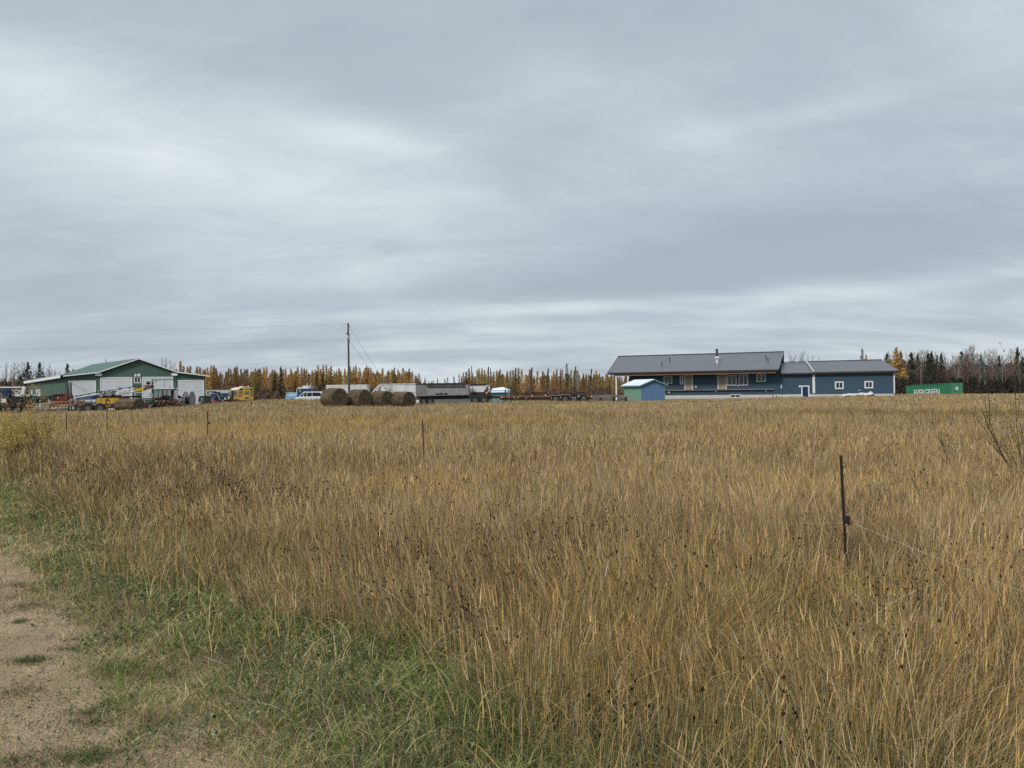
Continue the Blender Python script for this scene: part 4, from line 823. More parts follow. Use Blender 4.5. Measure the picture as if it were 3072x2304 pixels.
# shipping containers ------------------------------------------------
CG = mat('green container paint', (.045, .23, .11), .55, .12, 1.5, wave=('X', .28, .035), dirt=((.09, .20, .12), .9, .60)); CG2 = mat('green container end', (.04, .22, .10), .5, .08, 1.5)
def container(px0, px1, d0, d1, ztop0, ztop1, label, text=None, emblem=False, ht=2.6):
    a, b = at(px0, d0), at(px1, d1); u = (b - a); u.z = 0; L_ = u.length; ang = math.atan2(u.y, u.x)
    z0, z1 = zat(px0, ztop0, d0), zat(px1, ztop1, d1)
    c = thing('shipping_container', Vector((a.x, a.y, z0 - ht)), ang, label, 'container', 'green shipping containers'); tl = (z1 - z0)
    c.rotation_euler = (0, -math.atan2(tl, L_), ang)
    W = 2.44
    MB().box(.12, L_ - .12, .05, W - .05, .16, ht - .1).build('side_panel', CG, c)
    f = MB()
    for x_ in (0, L_ - .14):
        for y_ in (0, W - .14): f.box(x_, x_ + .14, y_, y_ + .14, 0, ht)
    f.box(.14, L_ - .14, 0, .1, ht - .12, ht).box(.14, L_ - .14, W - .1, W, ht - .12, ht).box(.14, L_ - .14, 0, .1, 0, .16).box(.14, L_ - .14, W - .1, W, 0, .16).box(0.01, .13, .14, W - .14, ht - .12, ht).box(L_ - .13, L_ - .01, .14, W - .14, ht - .12, ht).build('corner_frame', CG2, c)
    MB().box(.1, L_ - .1, .1, W - .1, ht - .08, ht - .03).build('roof_panel', CG2, c)
    dd = MB().box(L_ - .07, L_ - .02, .15, W / 2 - .01, .16, ht - .13).box(L_ - .07, L_ - .02, W / 2 + .01, W - .15, .16, ht - .13).build('cargo_door', CG2, c)
    rods = MB()
    for y_ in (.45, .95, 1.5, 2.0): rods.tube((L_, y_, .1), (L_, y_, ht - .1), .02, None, 6)
    rods.build('lock_rod', mat('galvanised', (.45, .47, .46), .4, metal=.5), dd)
    return c, L_, W, ht
c1, CL, CW, CH = container(2718, 2850, 143, 131, 1156.5, 1148.5, 'green shipping container with big white lettering and a round pale emblem on its end')
tcv = bpy.data.curves.new('lettering', 'FONT'); tcv.body = 'EVERGREEN'; tcv.size = 1.55; tcv.extrude = .01; tcv.offset = .035; tcv.align_x = 'CENTER'; tcv.space_character = 1.02
to = bpy.data.objects.new('lettering_tmp', tcv); COL.objects.link(to); dg = bpy.context.evaluated_depsgraph_get(); me = bpy.data.meshes.new_from_object(to.evaluated_get(dg)); bpy.data.objects.remove(to)
me.name = 'lettering'; me.materials.clear(); me.materials.append(mat('white lettering paint', (.72, .76, .72), .6)); lo = bpy.data.objects.new('lettering', me); COL.objects.link(lo); lo.parent = c1
xs = [v.co.x for v in me.vertices]; wdt = max(xs) - min(xs); lo.rotation_euler = (R(90), 0, 0); lo.scale = (CL * .585 / wdt, 1.0, 1); lo.location = (CL * .49, -.012, CH - 1.98)
ey, ez = CW * .52, CH - .98
em = MB().disc((CL + .045, ey, ez), .32, .03, 'x', 24).build('emblem', mat('pale emblem', (.62, .74, .66), .6), c1)
mb = MB()
for a in range(-2, 3): mb.box(CL + .062, CL + .066, ey + a * .10 - .012, ey + a * .10 + .012, ez - .22 + abs(a) * .05, ez + .24 - abs(a) * .05)
mb.box(CL + .062, CL + .066, ey - .02, ey + .02, ez - .4, ez - .24).build('emblem_lines', CG2, em)
# ------------------------------------------------------------------ machines and vehicles in the yard
RUSTM = mat('rusty iron', (.16, .075, .04), .85, .35, 4, dirt=((.30, .14, .07), 2.5, .52)); DRUST = mat('dark rusty steel', (.055, .035, .03), .8, .4, 3)
REDP = mat('faded red paint', (.15, .035, .025), .6, .3, 3, dirt=((.16, .07, .04), 2, .55)); ORP = mat('rusted orange paint', (.27, .10, .045), .7, .3, 3, dirt=((.16, .07, .04), 2, .56))
YEL = mat('old yellow paint', (.50, .31, .04), .55, .15, 2, dirt=((.22, .13, .05), 2.2, .60)); BLK = mat('black iron', (.022, .022, .025), .6, .3, 3); TYRE = mat('tyre rubber', (.025, .025, .026), .85, .2, 4)
WPAINT = mat('weathered white paint', (.66, .66, .64), .55, .08, 1.5, dirt=((.34, .30, .26), 1.1, .66)); NAVY = mat('navy machine paint', (.02, .04, .11), .5, .2, 2); BLUEP = mat('tractor blue paint', (.02, .07, .16), .5, .2, 2)
DGRN = mat('dark green machine paint', (.022, .045, .032), .6, .25, 2); GREYM = mat('grey machine steel', (.24, .235, .22), .7, .25, 2.5, dirt=((.10, .08, .07), 2, .58)); GALV = mat('galvanised', (.45, .47, .46), .4, metal=.5)
TINT = mat('tinted cab glass', (.16, .27, .26), .12, .15, 2, spec=.6); LAMP = mat('lamp lens', (.8, .78, .74), .2); TARP = mat('dirty white tarpaulin', (.55, .53, .50), .6, .25, 1.2); WOODP = mat('weathered plank', (.24, .20, .16), .9, .3, 2)
RIM = mat('wheel rim', (.11, .10, .09), .5, .3, 3)
class Spot:
    """a thing at column px, d metres out, with photo columns and rows turned to its local x and z"""
    def __init__(s, name, px, d, label, cat, group=None, rz=0.0, depth=0.0):
        s.px, s.d = px, d; s.p = at(px, d); s.t = thing(name, s.p, rz, label, cat, group)
    def x(s, px, c=0.0): r = ray(px, 1170); return r.x * (s.d + c) / r.y - s.p.x
    def z(s, py, px=None, c=0.0): return zat(s.px if px is None else px, py, s.d + c) - s.p.z
def part(name, m, par, fn, **k): mb = MB(); fn(mb); return mb.build(name, m, par, **k)
def wheels(par, pts, r, wd, rimr=.5):
    for x, y in pts:
        w_ = part('wheel', TYRE, par, lambda m: m.wheel(x, y, r, r, wd)); part('rim', RIM, w_, lambda m: m.disc((x, y - wd * .36, r), r * rimr, .04))
# far-left service truck with a white boom
s = Spot('boom_truck', 22, 72, 'dark truck with a folded white boom, cut by the picture edge near the workshop', 'truck'); t = s.t
part('chassis', BLK, t, lambda m: m.box(s.x(-30), s.x(58), .2, 1.9, .75, s.z(1196)).box(s.x(18), s.x(60), .25, 1.8, s.z(1196), s.z(1191)))
part('cab', NAVY, t, lambda m: m.prism([(s.x(-34), .9), (s.x(20), .9), (s.x(21), s.z(1183)), (s.x(19), s.z(1167)), (s.x(-28), s.z(1167)), (s.x(-34), s.z(1182))], 0, 2.0), bevel=.04)
part('side_window', mat('dark window glass', (.02, .025, .03)), t, lambda m: m.box(s.x(-8), s.x(11), -.02, -.003, s.z(1181), s.z(1170)))
part('white_panel', LAMP, t, lambda m: m.box(s.x(4), s.x(18.5), -.06, -.004, s.z(1207), s.z(1196)))
bm = part('boom', WPAINT, t, lambda m: m.beam((s.x(-40), .8, s.z(1161)), (s.x(51), .8, s.z(1162)), .3, .12).beam((s.x(-40), .8, s.z(1169)), (s.x(20), .8, s.z(1169)), .3, .07).beam((s.x(57), .8, s.z(1160)), (s.x(51.5), .8, s.z(1184)), .3, .20).beam((s.x(22), .8, s.z(1171)), (s.x(52), .8, s.z(1171)), .2, .05).beam((s.x(24), .8, s.z(1171)), (s.x(35), .8, s.z(1184)), .1, .05).beam((s.x(36), .8, s.z(1171)), (s.x(48), .8, s.z(1184)), .1, .05).beam((s.x(47), .8, s.z(1172)), (s.x(27), .8, s.z(1186)), .1, .05).box(s.x(34), s.x(51), .5, 1.1, s.z(1189), s.z(1183)))
part('winch', GREYM, t, lambda m: m.disc((s.x(28), .7, s.z(1184)), .16, .4, 'y').disc((s.x(60), .7, s.z(1187)), .11, .3))
wheels(t, [(s.x(-14), .05), (s.x(30), .05), (s.x(48), .05)], .52, .3)
# dark green hopper trailer behind
s = Spot('green_wagon', 110, 79, 'long low dark green wagon with white lids in front of the workshop side door', 'wagon'); t = s.t
part('body', DGRN, t, lambda m: m.prism([(s.x(48), .9), (s.x(185), .9), (s.x(182), s.z(1188.5)), (s.x(100), s.z(1188.5)), (s.x(52), s.z(1190))], 0, 2.2))
part('lid', WPAINT, t, lambda m: m.box(s.x(68), s.x(90), .3, 1.4, s.z(1188), s.z(1182.5)).box(s.x(50), s.x(64), .3, 1.2, s.z(1189), s.z(1184)))
part('drawbar', DGRN, t, lambda m: m.beam((s.x(92), -.1, s.z(1184)), (s.x(108), -.1, s.z(1196)), .1, .12)); wheels(t, [(s.x(75), -.05), (s.x(160), -.05)], .5, .3)
# rusty drilling rig lying with its frame
s = Spot('drilling_rig', 180, 71, 'rusty red and orange drilling rig with an upright mast and stacked black augers', 'drilling rig'); t = s.t
part('base_frame', ORP, t, lambda m: m.box(s.x(150), s.x(243), .0, .16, s.z(1214), s.z(1208)).box(s.x(150), s.x(208), .0, .9, s.z(1212), s.z(1202)).box(s.x(236), s.x(246), -.05, 1.1, s.z(1219), s.z(1206)).beam((s.x(165), .02, s.z(1216)), (s.x(240), .02, s.z(1213)), .1, .06))
part('engine_hood', REDP, t, lambda m: m.prism([(s.x(158), s.z(1203)), (s.x(198), s.z(1201)), (s.x(196), s.z(1186)), (s.x(188), s.z(1181.5)), (s.x(168), s.z(1183)), (s.x(160), s.z(1189))], .2, 1.3), bevel=.04)
part('hood_cover', DRUST, t, lambda m: m.prism([(s.x(146), s.z(1190)), (s.x(172), s.z(1186)), (s.x(190), s.z(1184.5)), (s.x(189), s.z(1181)), (s.x(166), s.z(1181.5)), (s.x(145), s.z(1186))], .1, 1.5))
def augers(m):
    for i, (a, b, c, d_) in enumerate(((92, 1198.5, 166, 1187), (88, 1204, 150, 1196), (94, 1207, 160, 1201), (100, 1202, 205, 1196), (120, 1209, 200, 1203))): m.tube((s.x(a), -.2 + .22 * i, s.z(b)), (s.x(c), -.2 + .22 * i, s.z(d_)), .075, None, 8)
part('auger_tubes', BLK, t, augers)
for px_, py_ in ((102, 1204), (128, 1202), (153, 1199), (157, 1203), (181, 1193)): part('white_stop', LAMP, t, lambda m: m.beam((s.x(px_), -.42, s.z(py_ + 3.5)), (s.x(px_ + 1), -.42, s.z(py_ - 2.5)), .04, .05))
mast = part('mast', DRUST, t, lambda m: m.beam((s.x(201), .3, .2), (s.x(198.5), .3, s.z(1150)), .10, .14).beam((s.x(209), .3, .2), (s.x(207), .3, s.z(1147)), .10, .10))
part('mast_ladder', GREYM, mast, lambda m: [m.beam((s.x(203.5), .25, s.z(y)), (s.x(208), .25, s.z(y - 2)), .03, .04) for y in range(1150, 1226, 6)] and m.beam((s.x(206), .22, s.z(1186)), (s.x(201.5), .22, s.z(1149)), .06, .08))
part('guy_wire', BLK, mast, lambda m: m.tube((s.x(207), .3, s.z(1148)), (s.x(262), .3, s.z(1176)), .012, None, 4).tube((s.x(207), .3, s.z(1152)), (s.x(255), .3, s.z(1177)), .012, None, 4).tube((s.x(198), .3, s.z(1157)), (s.x(166), .6, s.z(1184)), .010, None, 4))
part('control_box', GREYM, t, lambda m: m.box(s.x(212), s.x(228), .0, .6, s.z(1210), s.z(1198)).disc((s.x(215), -.05, s.z(1201)), .13, .15).box(s.x(226), s.x(231), -.1, .2, s.z(1212), s.z(1200)))
# lattice boom on the ground in front
s = Spot('lattice_boom', 165, 67.5, 'rusty lattice crane boom lying at the field edge in front of the drilling rig', 'crane boom'); t = s.t
def latt(m, a, b, yy):
    n = 9
    for k in range(n):
        x0_, x1_ = s.x(a + (b - a) * k / n), s.x(a + (b - a) * (k + .5) / n); x2_ = s.x(a + (b - a) * (k + 1) / n); zt = lambda q: s.z(1212.5 - 4.5 * q); zb_ = lambda q: s.z(1225 - 4 * q)
        m.beam((x0_, yy, zb_(k / n)), (x1_, yy, zt((k + .5) / n)), .035, .045).beam((x1_, yy, zt((k + .5) / n)), (x2_, yy, zb_((k + 1) / n)), .035, .045)
PALEIRON = mat('pale peeling iron', (.40, .32, .25), .8, .3, 3, dirt=((.24, .11, .06), 2, .52))
part('chord', PALEIRON, t, lambda m: m.beam((s.x(93), 0, s.z(1212.5)), (s.x(200), 0, s.z(1206.5)), .07, .09).beam((s.x(95), 0, s.z(1226)), (s.x(205), 0, s.z(1221)), .07, .07).beam((s.x(93), .5, s.z(1211)), (s.x(200), .5, s.z(1205)), .07, .08).beam((s.x(135), -.1, s.z(1227)), (s.x(205), -.1, s.z(1222)), .08, .07))
part('chord', ORP, t, lambda m: m.beam((s.x(150), -.04, s.z(1210)), (s.x(206), -.04, s.z(1205)), .06, .11).beam((s.x(170), -.05, s.z(1223)), (s.x(206), -.05, s.z(1220.5)), .06, .09))
part('lacing', PALEIRON, t, lambda m: latt(m, 97, 205, .5)); part('lacing', PALEIRON, t, lambda m: (latt(m, 95, 203, 0), m.beam((s.x(113.5), -.06, s.z(1224)), (s.x(113.5), -.06, s.z(1209)), .08, .09), m.beam((s.x(95), -.05, s.z(1226)), (s.x(93), -.05, s.z(1212)), .05, .09)))
# heap of dark iron at the left
s = Spot('scrap_heap', 40, 66, 'low heap of dark rusty farm iron behind the yellow willow shrub', 'scrap iron'); t = s.t
rs = random.Random(8)
part('bars', DRUST, t, lambda m: [m.beam((s.x(rs.uniform(-25, 90)), rs.uniform(-.5, 1), s.z(rs.uniform(1212, 1224))), (s.x(rs.uniform(-25, 105)), rs.uniform(-.5, 1), s.z(rs.uniform(1206, 1222))), .07, .09) for _ in range(26)])
part('plate', RUSTM, t, lambda m: [m.beam((s.x(a), .2, s.z(1224)), (s.x(a + rs.uniform(-5, 5)), .3, s.z(rs.uniform(1209, 1216))), .12, .16) for a in range(-20, 95, 9)])
for hx0, hx1, hd, sd_, lb in ((425, 545, 69, 21, 'low tangle of rusty and dark iron in front of the red tractor'), (585, 705, 78, 22, 'low tangle of rusty implements in front of the blue farm machine'), (205, 300, 74, 23, 'dark jumble of pipes and beams below the crane boom')):
    s = Spot('scrap_heap', (hx0 + hx1) / 2, hd, lb, 'scrap iron'); r9 = random.Random(sd_); t = s.t
    for nm_, mt_, k_ in (('bars', DRUST, 16), ('rusty_bars', RUSTM, 12), ('purple_bars', mat('dull purple brown', (.16, .09, .09), .7), 8), ('pale_bits', PALEIRON, 5)):
        part(nm_, mt_, t, lambda m: [m.beam((s.x(q), r9.uniform(-.6, .9), s.z(r9.uniform(1208, 1222))), (s.x(q + r9.uniform(-16, 16)), r9.uniform(-.6, .9), s.z(r9.uniform(1200, 1214))), r9.uniform(.05, .12), r9.uniform(.05, .14)) for q in [r9.uniform(hx0, hx1) for _ in range(k_)]])
# yellow crane
s = Spot('mobile_crane', 325, 70, 'yellow mobile crane with its long boom raised across the white workshop doors', 'crane'); t = s.t
part('body', YEL, t, lambda m: m.box(s.x(289), s.x(358), 0, 1.9, s.z(1212), s.z(1194)).prism([(s.x(293), s.z(1212)), (s.x(352), s.z(1213)), (s.x(350), s.z(1219)), (s.x(330), s.z(1219.5)), (s.x(312), s.z(1222)), (s.x(300), s.z(1218))], .1, 1.8), bevel=.03)
part('body_seams', mat('grime line', (.10, .06, .025), .8), t, lambda m: [m.box(s.x(a), s.x(a + 1), -.012, -.003, s.z(1210), s.z(1196)) for a in (302, 318, 341, 347)] and m.box(s.x(304), s.x(340), -.014, -.003, s.z(1214), s.z(1213)).path([(s.x(323 + 5 * math.cos(a)), -.03, s.z(1204 - 6 * math.sin(a))) for a in np.linspace(0, 3.14, 9)] + [(s.x(318), -.03, s.z(1213))], .05, 5))
part('deck', BLK, t, lambda m: m.box(s.x(286), s.x(396), -.02, 1.95, s.z(1193.8), s.z(1191)).box(s.x(362), s.x(396), .1, 1.5, s.z(1193.5), s.z(1188.5)))
part('outrigger', BLK, t, lambda m: m.box(s.x(316), s.x(352), -.1, .3, s.z(1224), s.z(1220.5)).beam((s.x(358), -.05, s.z(1196)), (s.x(362), -.05, s.z(1203)), .06, .08))
for a in (331, 338.5, 347.5): part('lamp', LAMP, t, lambda m: m.disc((s.x(a), -.14, s.z(1227.5)), .075, .06))
part('lamp_plate', mat('dull purple brown', (.16, .09, .09), .7), t, lambda m: m.box(s.x(319), s.x(351), -.09, -.04, s.z(1231), s.z(1224.1)))
part('rear_beam', GREYM, t, lambda m: m.box(s.x(245), s.x(289), .3, 1.4, s.z(1216), s.z(1207.5)).box(s.x(243), s.x(290), .2, 1.5, s.z(1207.3), s.z(1205.5)))
wheels(t, [(s.x(262), .15), (s.x(300), .1), (s.x(345), .1)], .5, .3)
def mach(m):
    r2 = random.Random(5)
    for _ in range(15): a = r2.uniform(284, 338); b = r2.uniform(1176, 1189) - (a - 284) * .05; m.beam((s.x(a), r2.uniform(.3, 1), s.z(b + 3)), (s.x(a + r2.uniform(-5, 8)), r2.uniform(.3, 1), s.z(b - 4)), .12, .16)
    m.disc((s.x(325), .4, s.z(1181)), .24, .5).disc((s.x(300), .4, s.z(1185)), .2, .5)
part('winch_machinery', GREYM, t, mach); part('slew_base', DRUST, t, lambda m: m.box(s.x(286), s.x(342), .5, 1.3, s.z(1191), s.z(1184)))
bo = part('boom', WPAINT, t, lambda m: m.add([(s.x(344), .35, s.z(1186.5)), (s.x(397), .35, s.z(1177)), (s.x(396), .35, s.z(1169.5)), (s.x(343), .35, s.z(1175.5)), (s.x(344), .85, s.z(1186.5)), (s.x(397), .85, s.z(1177)), (s.x(396), .85, s.z(1169.5)), (s.x(343), .85, s.z(1175.5))], [(0, 1, 2, 3), (7, 6, 5, 4), (0, 4, 5, 1), (1, 5, 6, 2), (2, 6, 7, 3), (3, 7, 4, 0)]))
rs2 = random.Random(3)
def marks(m):
    for i in range(9):
        a = 348 + i * 4.6; b = 1181.5 - i * .85; hh = 3.0
        m.beam((s.x(a), .335, s.z(b + hh)), (s.x(a + rs2.uniform(-1, 1)), .335, s.z(b - hh)), .012, .035)
        if i % 2: m.beam((s.x(a), .335, s.z(b - hh)), (s.x(a + 3), .335, s.z(b - hh - .4)), .012, .03)
        if i % 3 == 0: m.beam((s.x(a), .335, s.z(b)), (s.x(a + 2.6), .335, s.z(b + 2.4)), .012, .03)
part('worn_lettering', mat('worn dark lettering', (.16, .15, .14), .8), bo, marks)
part('boom_tip', YEL, bo, lambda m: m.add([(s.x(397), .4, s.z(1177)), (s.x(426), .4, s.z(1172)), (s.x(430), .4, s.z(1162)), (s.x(397), .4, s.z(1167.5)), (s.x(397), .8, s.z(1177)), (s.x(426), .8, s.z(1172)), (s.x(430), .8, s.z(1162)), (s.x(397), .8, s.z(1167.5))], [(0, 1, 2, 3), (7, 6, 5, 4), (0, 4, 5, 1), (1, 5, 6, 2), (2, 6, 7, 3), (3, 7, 4, 0)]))
part('boom_head', RUSTM, bo, lambda m: m.add([(s.x(425), .35, s.z(1170)), (s.x(445), .35, s.z(1165)), (s.x(450), .35, s.z(1161)), (s.x(447), .35, s.z(1156)), (s.x(430), .35, s.z(1157)), (s.x(425), .9, s.z(1170)), (s.x(445), .9, s.z(1165)), (s.x(450), .9, s.z(1161)), (s.x(447), .9, s.z(1156)), (s.x(430), .9, s.z(1157))], [(0, 1, 2, 3, 4), (9, 8, 7, 6, 5), (0, 5, 6, 1), (1, 6, 7, 2), (2, 7, 8, 3), (3, 8, 9, 4), (4, 9, 5, 0)]))
part('sheave', BLK, bo, lambda m: m.disc((s.x(436), .6, s.z(1150)), .14, .2).disc((s.x(447), .5, s.z(1160.5)), .13, .25).beam((s.x(429), .6, s.z(1153)), (s.x(443), .6, s.z(1152)), .1, .07).beam((s.x(434), .6, s.z(1157)), (s.x(438), .6, s.z(1148)), .06, .06))
def rail(m):
    P_ = [(212, 1189), (257, 1180.5), (282, 1176), (332, 1170.5), (380, 1162.5), (430, 1157.5)]
    for (a, b), (c, d_) in zip(P_, P_[1:]): m.beam((s.x(a), .5, s.z(b)), (s.x(c), .5, s.z(d_)), .10, .055)
    for a in (257, 282, 306, 332, 352, 382, 409): y_ = np.interp(a, [q[0] for q in P_], [q[1] for q in P_]); m.beam((s.x(a), .5, s.z(y_ + 5)), (s.x(a), .5, s.z(y_ - 1)), .09, .09)
    m.beam((s.x(348), .5, s.z(1160)), (s.x(352), .5, s.z(1172)), .05, .05).beam((s.x(355), .5, s.z(1161)), (s.x(352), .5, s.z(1171)), .05, .05)
part('top_rail', BLK, bo, rail); part('lower_boom', WPAINT, bo, lambda m: m.beam((s.x(214), .55, s.z(1192)), (s.x(300), .55, s.z(1179.5)), .22, .10).beam((s.x(300), .55, s.z(1177)), (s.x(395), .55, s.z(1164.5)), .18, .07))
# blue truck body
s = Spot('blue_truck', 255, 78, 'navy blue flat truck body behind the crane in front of the leftmost overhead door', 'truck'); t = s.t
part('body', NAVY, t, lambda m: m.box(s.x(226), s.x(284), 0, 2.2, s.z(1199), s.z(1186.5)), bevel=.04); part('cab', NAVY, t, lambda m: m.prism([(s.x(262), s.z(1190)), (s.x(284), s.z(1190)), (s.x(283), s.z(1184)), (s.x(266), s.z(1184))], .1, 2.1)); part('trim', mat('light blue trim', (.22, .33, .42), .5), t, lambda m: m.box(s.x(240), s.x(276), -.03, -.003, s.z(1195.5), s.z(1194)))
wheels(t, [(s.x(236), .1), (s.x(274), .1)], .5, .3)
# hay bales
HAY = bpy.data.materials.new('weathered hay'); HAY.use_nodes = True; ht_ = HAY.node_tree; hb = ht_.nodes['Principled BSDF']; hb.inputs['Roughness'].default_value = .95
tc_ = N(ht_, 'ShaderNodeTexCoord'); sxx = N(ht_, 'ShaderNodeSeparateXYZ'); ht_.links.new(tc_.outputs['Object'], sxx.inputs[0])
rr_ = mth(ht_, 'SQRT', mth(ht_, 'ADD', mth(ht_, 'MULTIPLY', sxx.outputs[0], sxx.outputs[0]), mth(ht_, 'MULTIPLY', sxx.outputs[2], sxx.outputs[2])))
nz = N(ht_, 'ShaderNodeTexNoise', i_Scale=3.0, i_Detail=8, i_Roughness=.7); ht_.links.new(tc_.outputs['Object'], nz.inputs['Vector'])
ang_ = mth(ht_, 'ARCTAN2', sxx.outputs[2], sxx.outputs[0])
rings = mth(ht_, 'SINE', mth(ht_, 'ADD', mth(ht_, 'MULTIPLY', rr_, 46), mth(ht_, 'ADD', ang_, mth(ht_, 'MULTIPLY', nz.outputs['Fac'], 7))))
band = mth(ht_, 'SINE', mth(ht_, 'ADD', mth(ht_, 'MULTIPLY', sxx.outputs[1], 34), mth(ht_, 'MULTIPLY', nz.outputs['Fac'], 6)))
hv = mth(ht_, 'ADD', mth(ht_, 'MULTIPLY', nz.outputs['Fac'], 1.0), mth(ht_, 'MULTIPLY', mth(ht_, 'ADD', rings, band), .07))
ht_.links.new(ramp(ht_, hv, [(.25, (.045, .030, .017)), (.5, (.10, .070, .036)), (.68, (.15, .108, .052)), (.9, (.23, .175, .085))]), hb.inputs['Base Color'])
bp_ = N(ht_, 'ShaderNodeBump', i_Distance=.06); ht_.links.new(hv, bp_.inputs['Height']); ht_.links.new(bp_.outputs[0], hb.inputs['Normal'])
def bale(px, d, rr2, ln, rz, label, group, squash=.94):
    p = at(px, d); g = np.random.default_rng(int(px)); n = 56; prof = [(0, .02), (.25, .015), (.5, .03), (.75, .02), (.93, -.01), (.985, .03), (1.0, .10), (1.005, .3), (1.0, .5)]
    V, Fc = [], []; rings_ = [(a, ln * b if i > 5 else (b if i < 5 else b)) for i, (a, b) in enumerate(prof)]; rings_ = [(a, (b if i <= 6 else ln * prof[i][1])) for i, (a, b) in enumerate(prof)]
    rings_ = rings_ + [(a, ln - b) for a, b in rings_[:-1][::-1]]
    for a, b in rings_:
        for i in range(n):
            t = 6.2832 * i / n; q = a * rr2 * (1 + .02 * math.sin(3 * t + px) + g.normal(0, .006)); z = q * math.sin(t); z = z * squash if z > 0 else max(z * squash, -rr2 * .90)
            V.append((q * math.cos(t) * (1.03 if z < 0 else 1), b - ln / 2 + g.normal(0, .008), z))
    m = len(rings_); Fc = [(k * n + i, k * n + (i + 1) % n, (k + 1) * n + (i + 1) % n, (k + 1) * n + i) for k in range(m - 1) for i in range(n)]
    me = bpy.data.meshes.new('hay_bale'); me.from_pydata(V, [], Fc); me.materials.append(HAY); me.polygons.foreach_set('use_smooth', [True] * len(me.polygons)); me.update()
    # loose straws standing out of the surface
    o = bpy.data.objects.new('hay_bale', me); COL.objects.link(o); o.location = (p.x, p.y, p.z + rr2 * .86); o.rotation_euler = (0, 0, rz); tag(o, label, 'hay bale', group); return o
bale(1003, 68.5, .98, 1.55, R(50), 'round hay bale nearest the parked white wagon, first and largest of the four in line', 'round hay bales in a line')
bale(1077, 70, .95, 1.55, R(57), 'round hay bale at the foot of the utility pole, second of the four in line', 'round hay bales in a line')
bale(1144, 71, .92, 1.6, R(56), 'round hay bale below the slanted white braces, third of the four in line', 'round hay bales in a line')
bale(1206, 71.5, .93, 1.75, R(58), 'round hay bale next to the weathered grey van body, last of the four in line', 'round hay bales in a line', .9)
b5 = bale(389, 66, .80, 1.85, R(80), 'slumped old round bale between the yellow crane and the red tractor', None, .78)
# red tractor
s = Spot('tractor', 488, 72, 'old red tractor with a glazed white roofed cab under the steel portal frame', 'tractor'); t = s.t
part('hood', REDP, t, lambda m: m.prism([(s.x(452), s.z(1207)), (s.x(500), s.z(1207)), (s.x(500), s.z(1192.5)), (s.x(458), s.z(1194)), (s.x(451), s.z(1199))], .3, 1.1), bevel=.04)
part('fender', REDP, t, lambda m: m.prism([(s.x(498), s.z(1197)), (s.x(520), s.z(1196)), (s.x(529), s.z(1200)), (s.x(540), s.z(1215)), (s.x(524), s.z(1215)), (s.x(500), s.z(1210))], -.1, 1.5), bevel=.03)
part('belly', DRUST, t, lambda m: m.box(s.x(462), s.x(520), .3, 1.1, .45, s.z(1207)))
cb_ = part('cab', REDP, t, lambda m: [m.box(s.x(a), s.x(b), y0, y1, s.z(1193), s.z(1169.5)) for a, b in ((459, 461), (473, 474.5), (485, 490), (499, 501), (512, 514)) for y0, y1 in ((0, .08), (1.3, 1.38))] and m.box(s.x(458), s.x(515), 0, 1.38, s.z(1169.5), s.z(1167.5)).box(s.x(458), s.x(514), 0, 1.38, s.z(1195), s.z(1192.5)))
part('roof', WPAINT, cb_, lambda m: m.prism([(s.x(470), s.z(1167.3)), (s.x(517), s.z(1167.3)), (s.x(514), s.z(1164.5)), (s.x(474), s.z(1164.8))], -.05, 1.42)); part('glass', TINT, cb_, lambda m: m.box(s.x(461.2), s.x(511.8), .03, .05, s.z(1192.3), s.z(1169.7))); part('glass', TINT, cb_, lambda m: m.box(s.x(461.2), s.x(511.8), 1.33, 1.35, s.z(1192.3), s.z(1169.7)))
part('side_post', WPAINT, cb_, lambda m: m.prism([(s.x(513), s.z(1196)), (s.x(521), s.z(1196)), (s.x(519), s.z(1170)), (s.x(516), s.z(1170))], .4, .9)); part('beacon', BLK, cb_, lambda m: m.box(s.x(501), s.x(503), .5, .6, s.z(1164.4), s.z(1161)).beam((s.x(516), .5, s.z(1166.5)), (s.x(522), .5, s.z(1166)), .1, .06))
for x_, y_, r_ in ((s.x(500), -.12, .72), (s.x(508), 1.5, .72), (s.x(466), .1, .45), (s.x(487), -.2, .55)):
    w_ = part('wheel', TYRE, t, lambda m: m.wheel(x_, y_, r_, r_, .38)); part('rim', DRUST, w_, lambda m: m.disc((x_, y_ - .13, r_), r_ * .5, .04))
# small green tractor nose
s = Spot('green_cart', 441, 70.5, 'small dark teal cart with a pale rail just left of the red tractor hood', 'cart'); t = s.t
part('body', mat('dark teal paint', (.03, .075, .075), .6, .25, 2), t, lambda m: m.prism([(s.x(429), .5), (s.x(455), .5), (s.x(454), s.z(1199)), (s.x(434), s.z(1199)), (s.x(428), s.z(1204))], 0, 1.0), bevel=.03); part('rail', GALV, t, lambda m: m.beam((s.x(419), -.05, s.z(1204.5)), (s.x(431), -.05, s.z(1204)), .05, .06).beam((s.x(424), -.05, s.z(1212)), (s.x(428), -.05, s.z(1207)), .05, .05)); wheels(t, [(s.x(436), -.05), (s.x(450), -.05)], .3, .2)
s = Spot('flatbed_trailer', 428, 79, 'long black flatbed trailer standing in front of the middle workshop doors', 'trailer'); t = s.t
part('deck', BLK, t, lambda m: m.box(s.x(396), s.x(476), 0, 2.2, s.z(1198.5), s.z(1195))); wheels(t, [(s.x(440), .1), (s.x(462), .1)], .45, .3)
s = Spot('step_ladder', 446, 77, 'small open step ladder standing on the black flatbed trailer', 'ladder'); t = s.t; t.location.z += 0
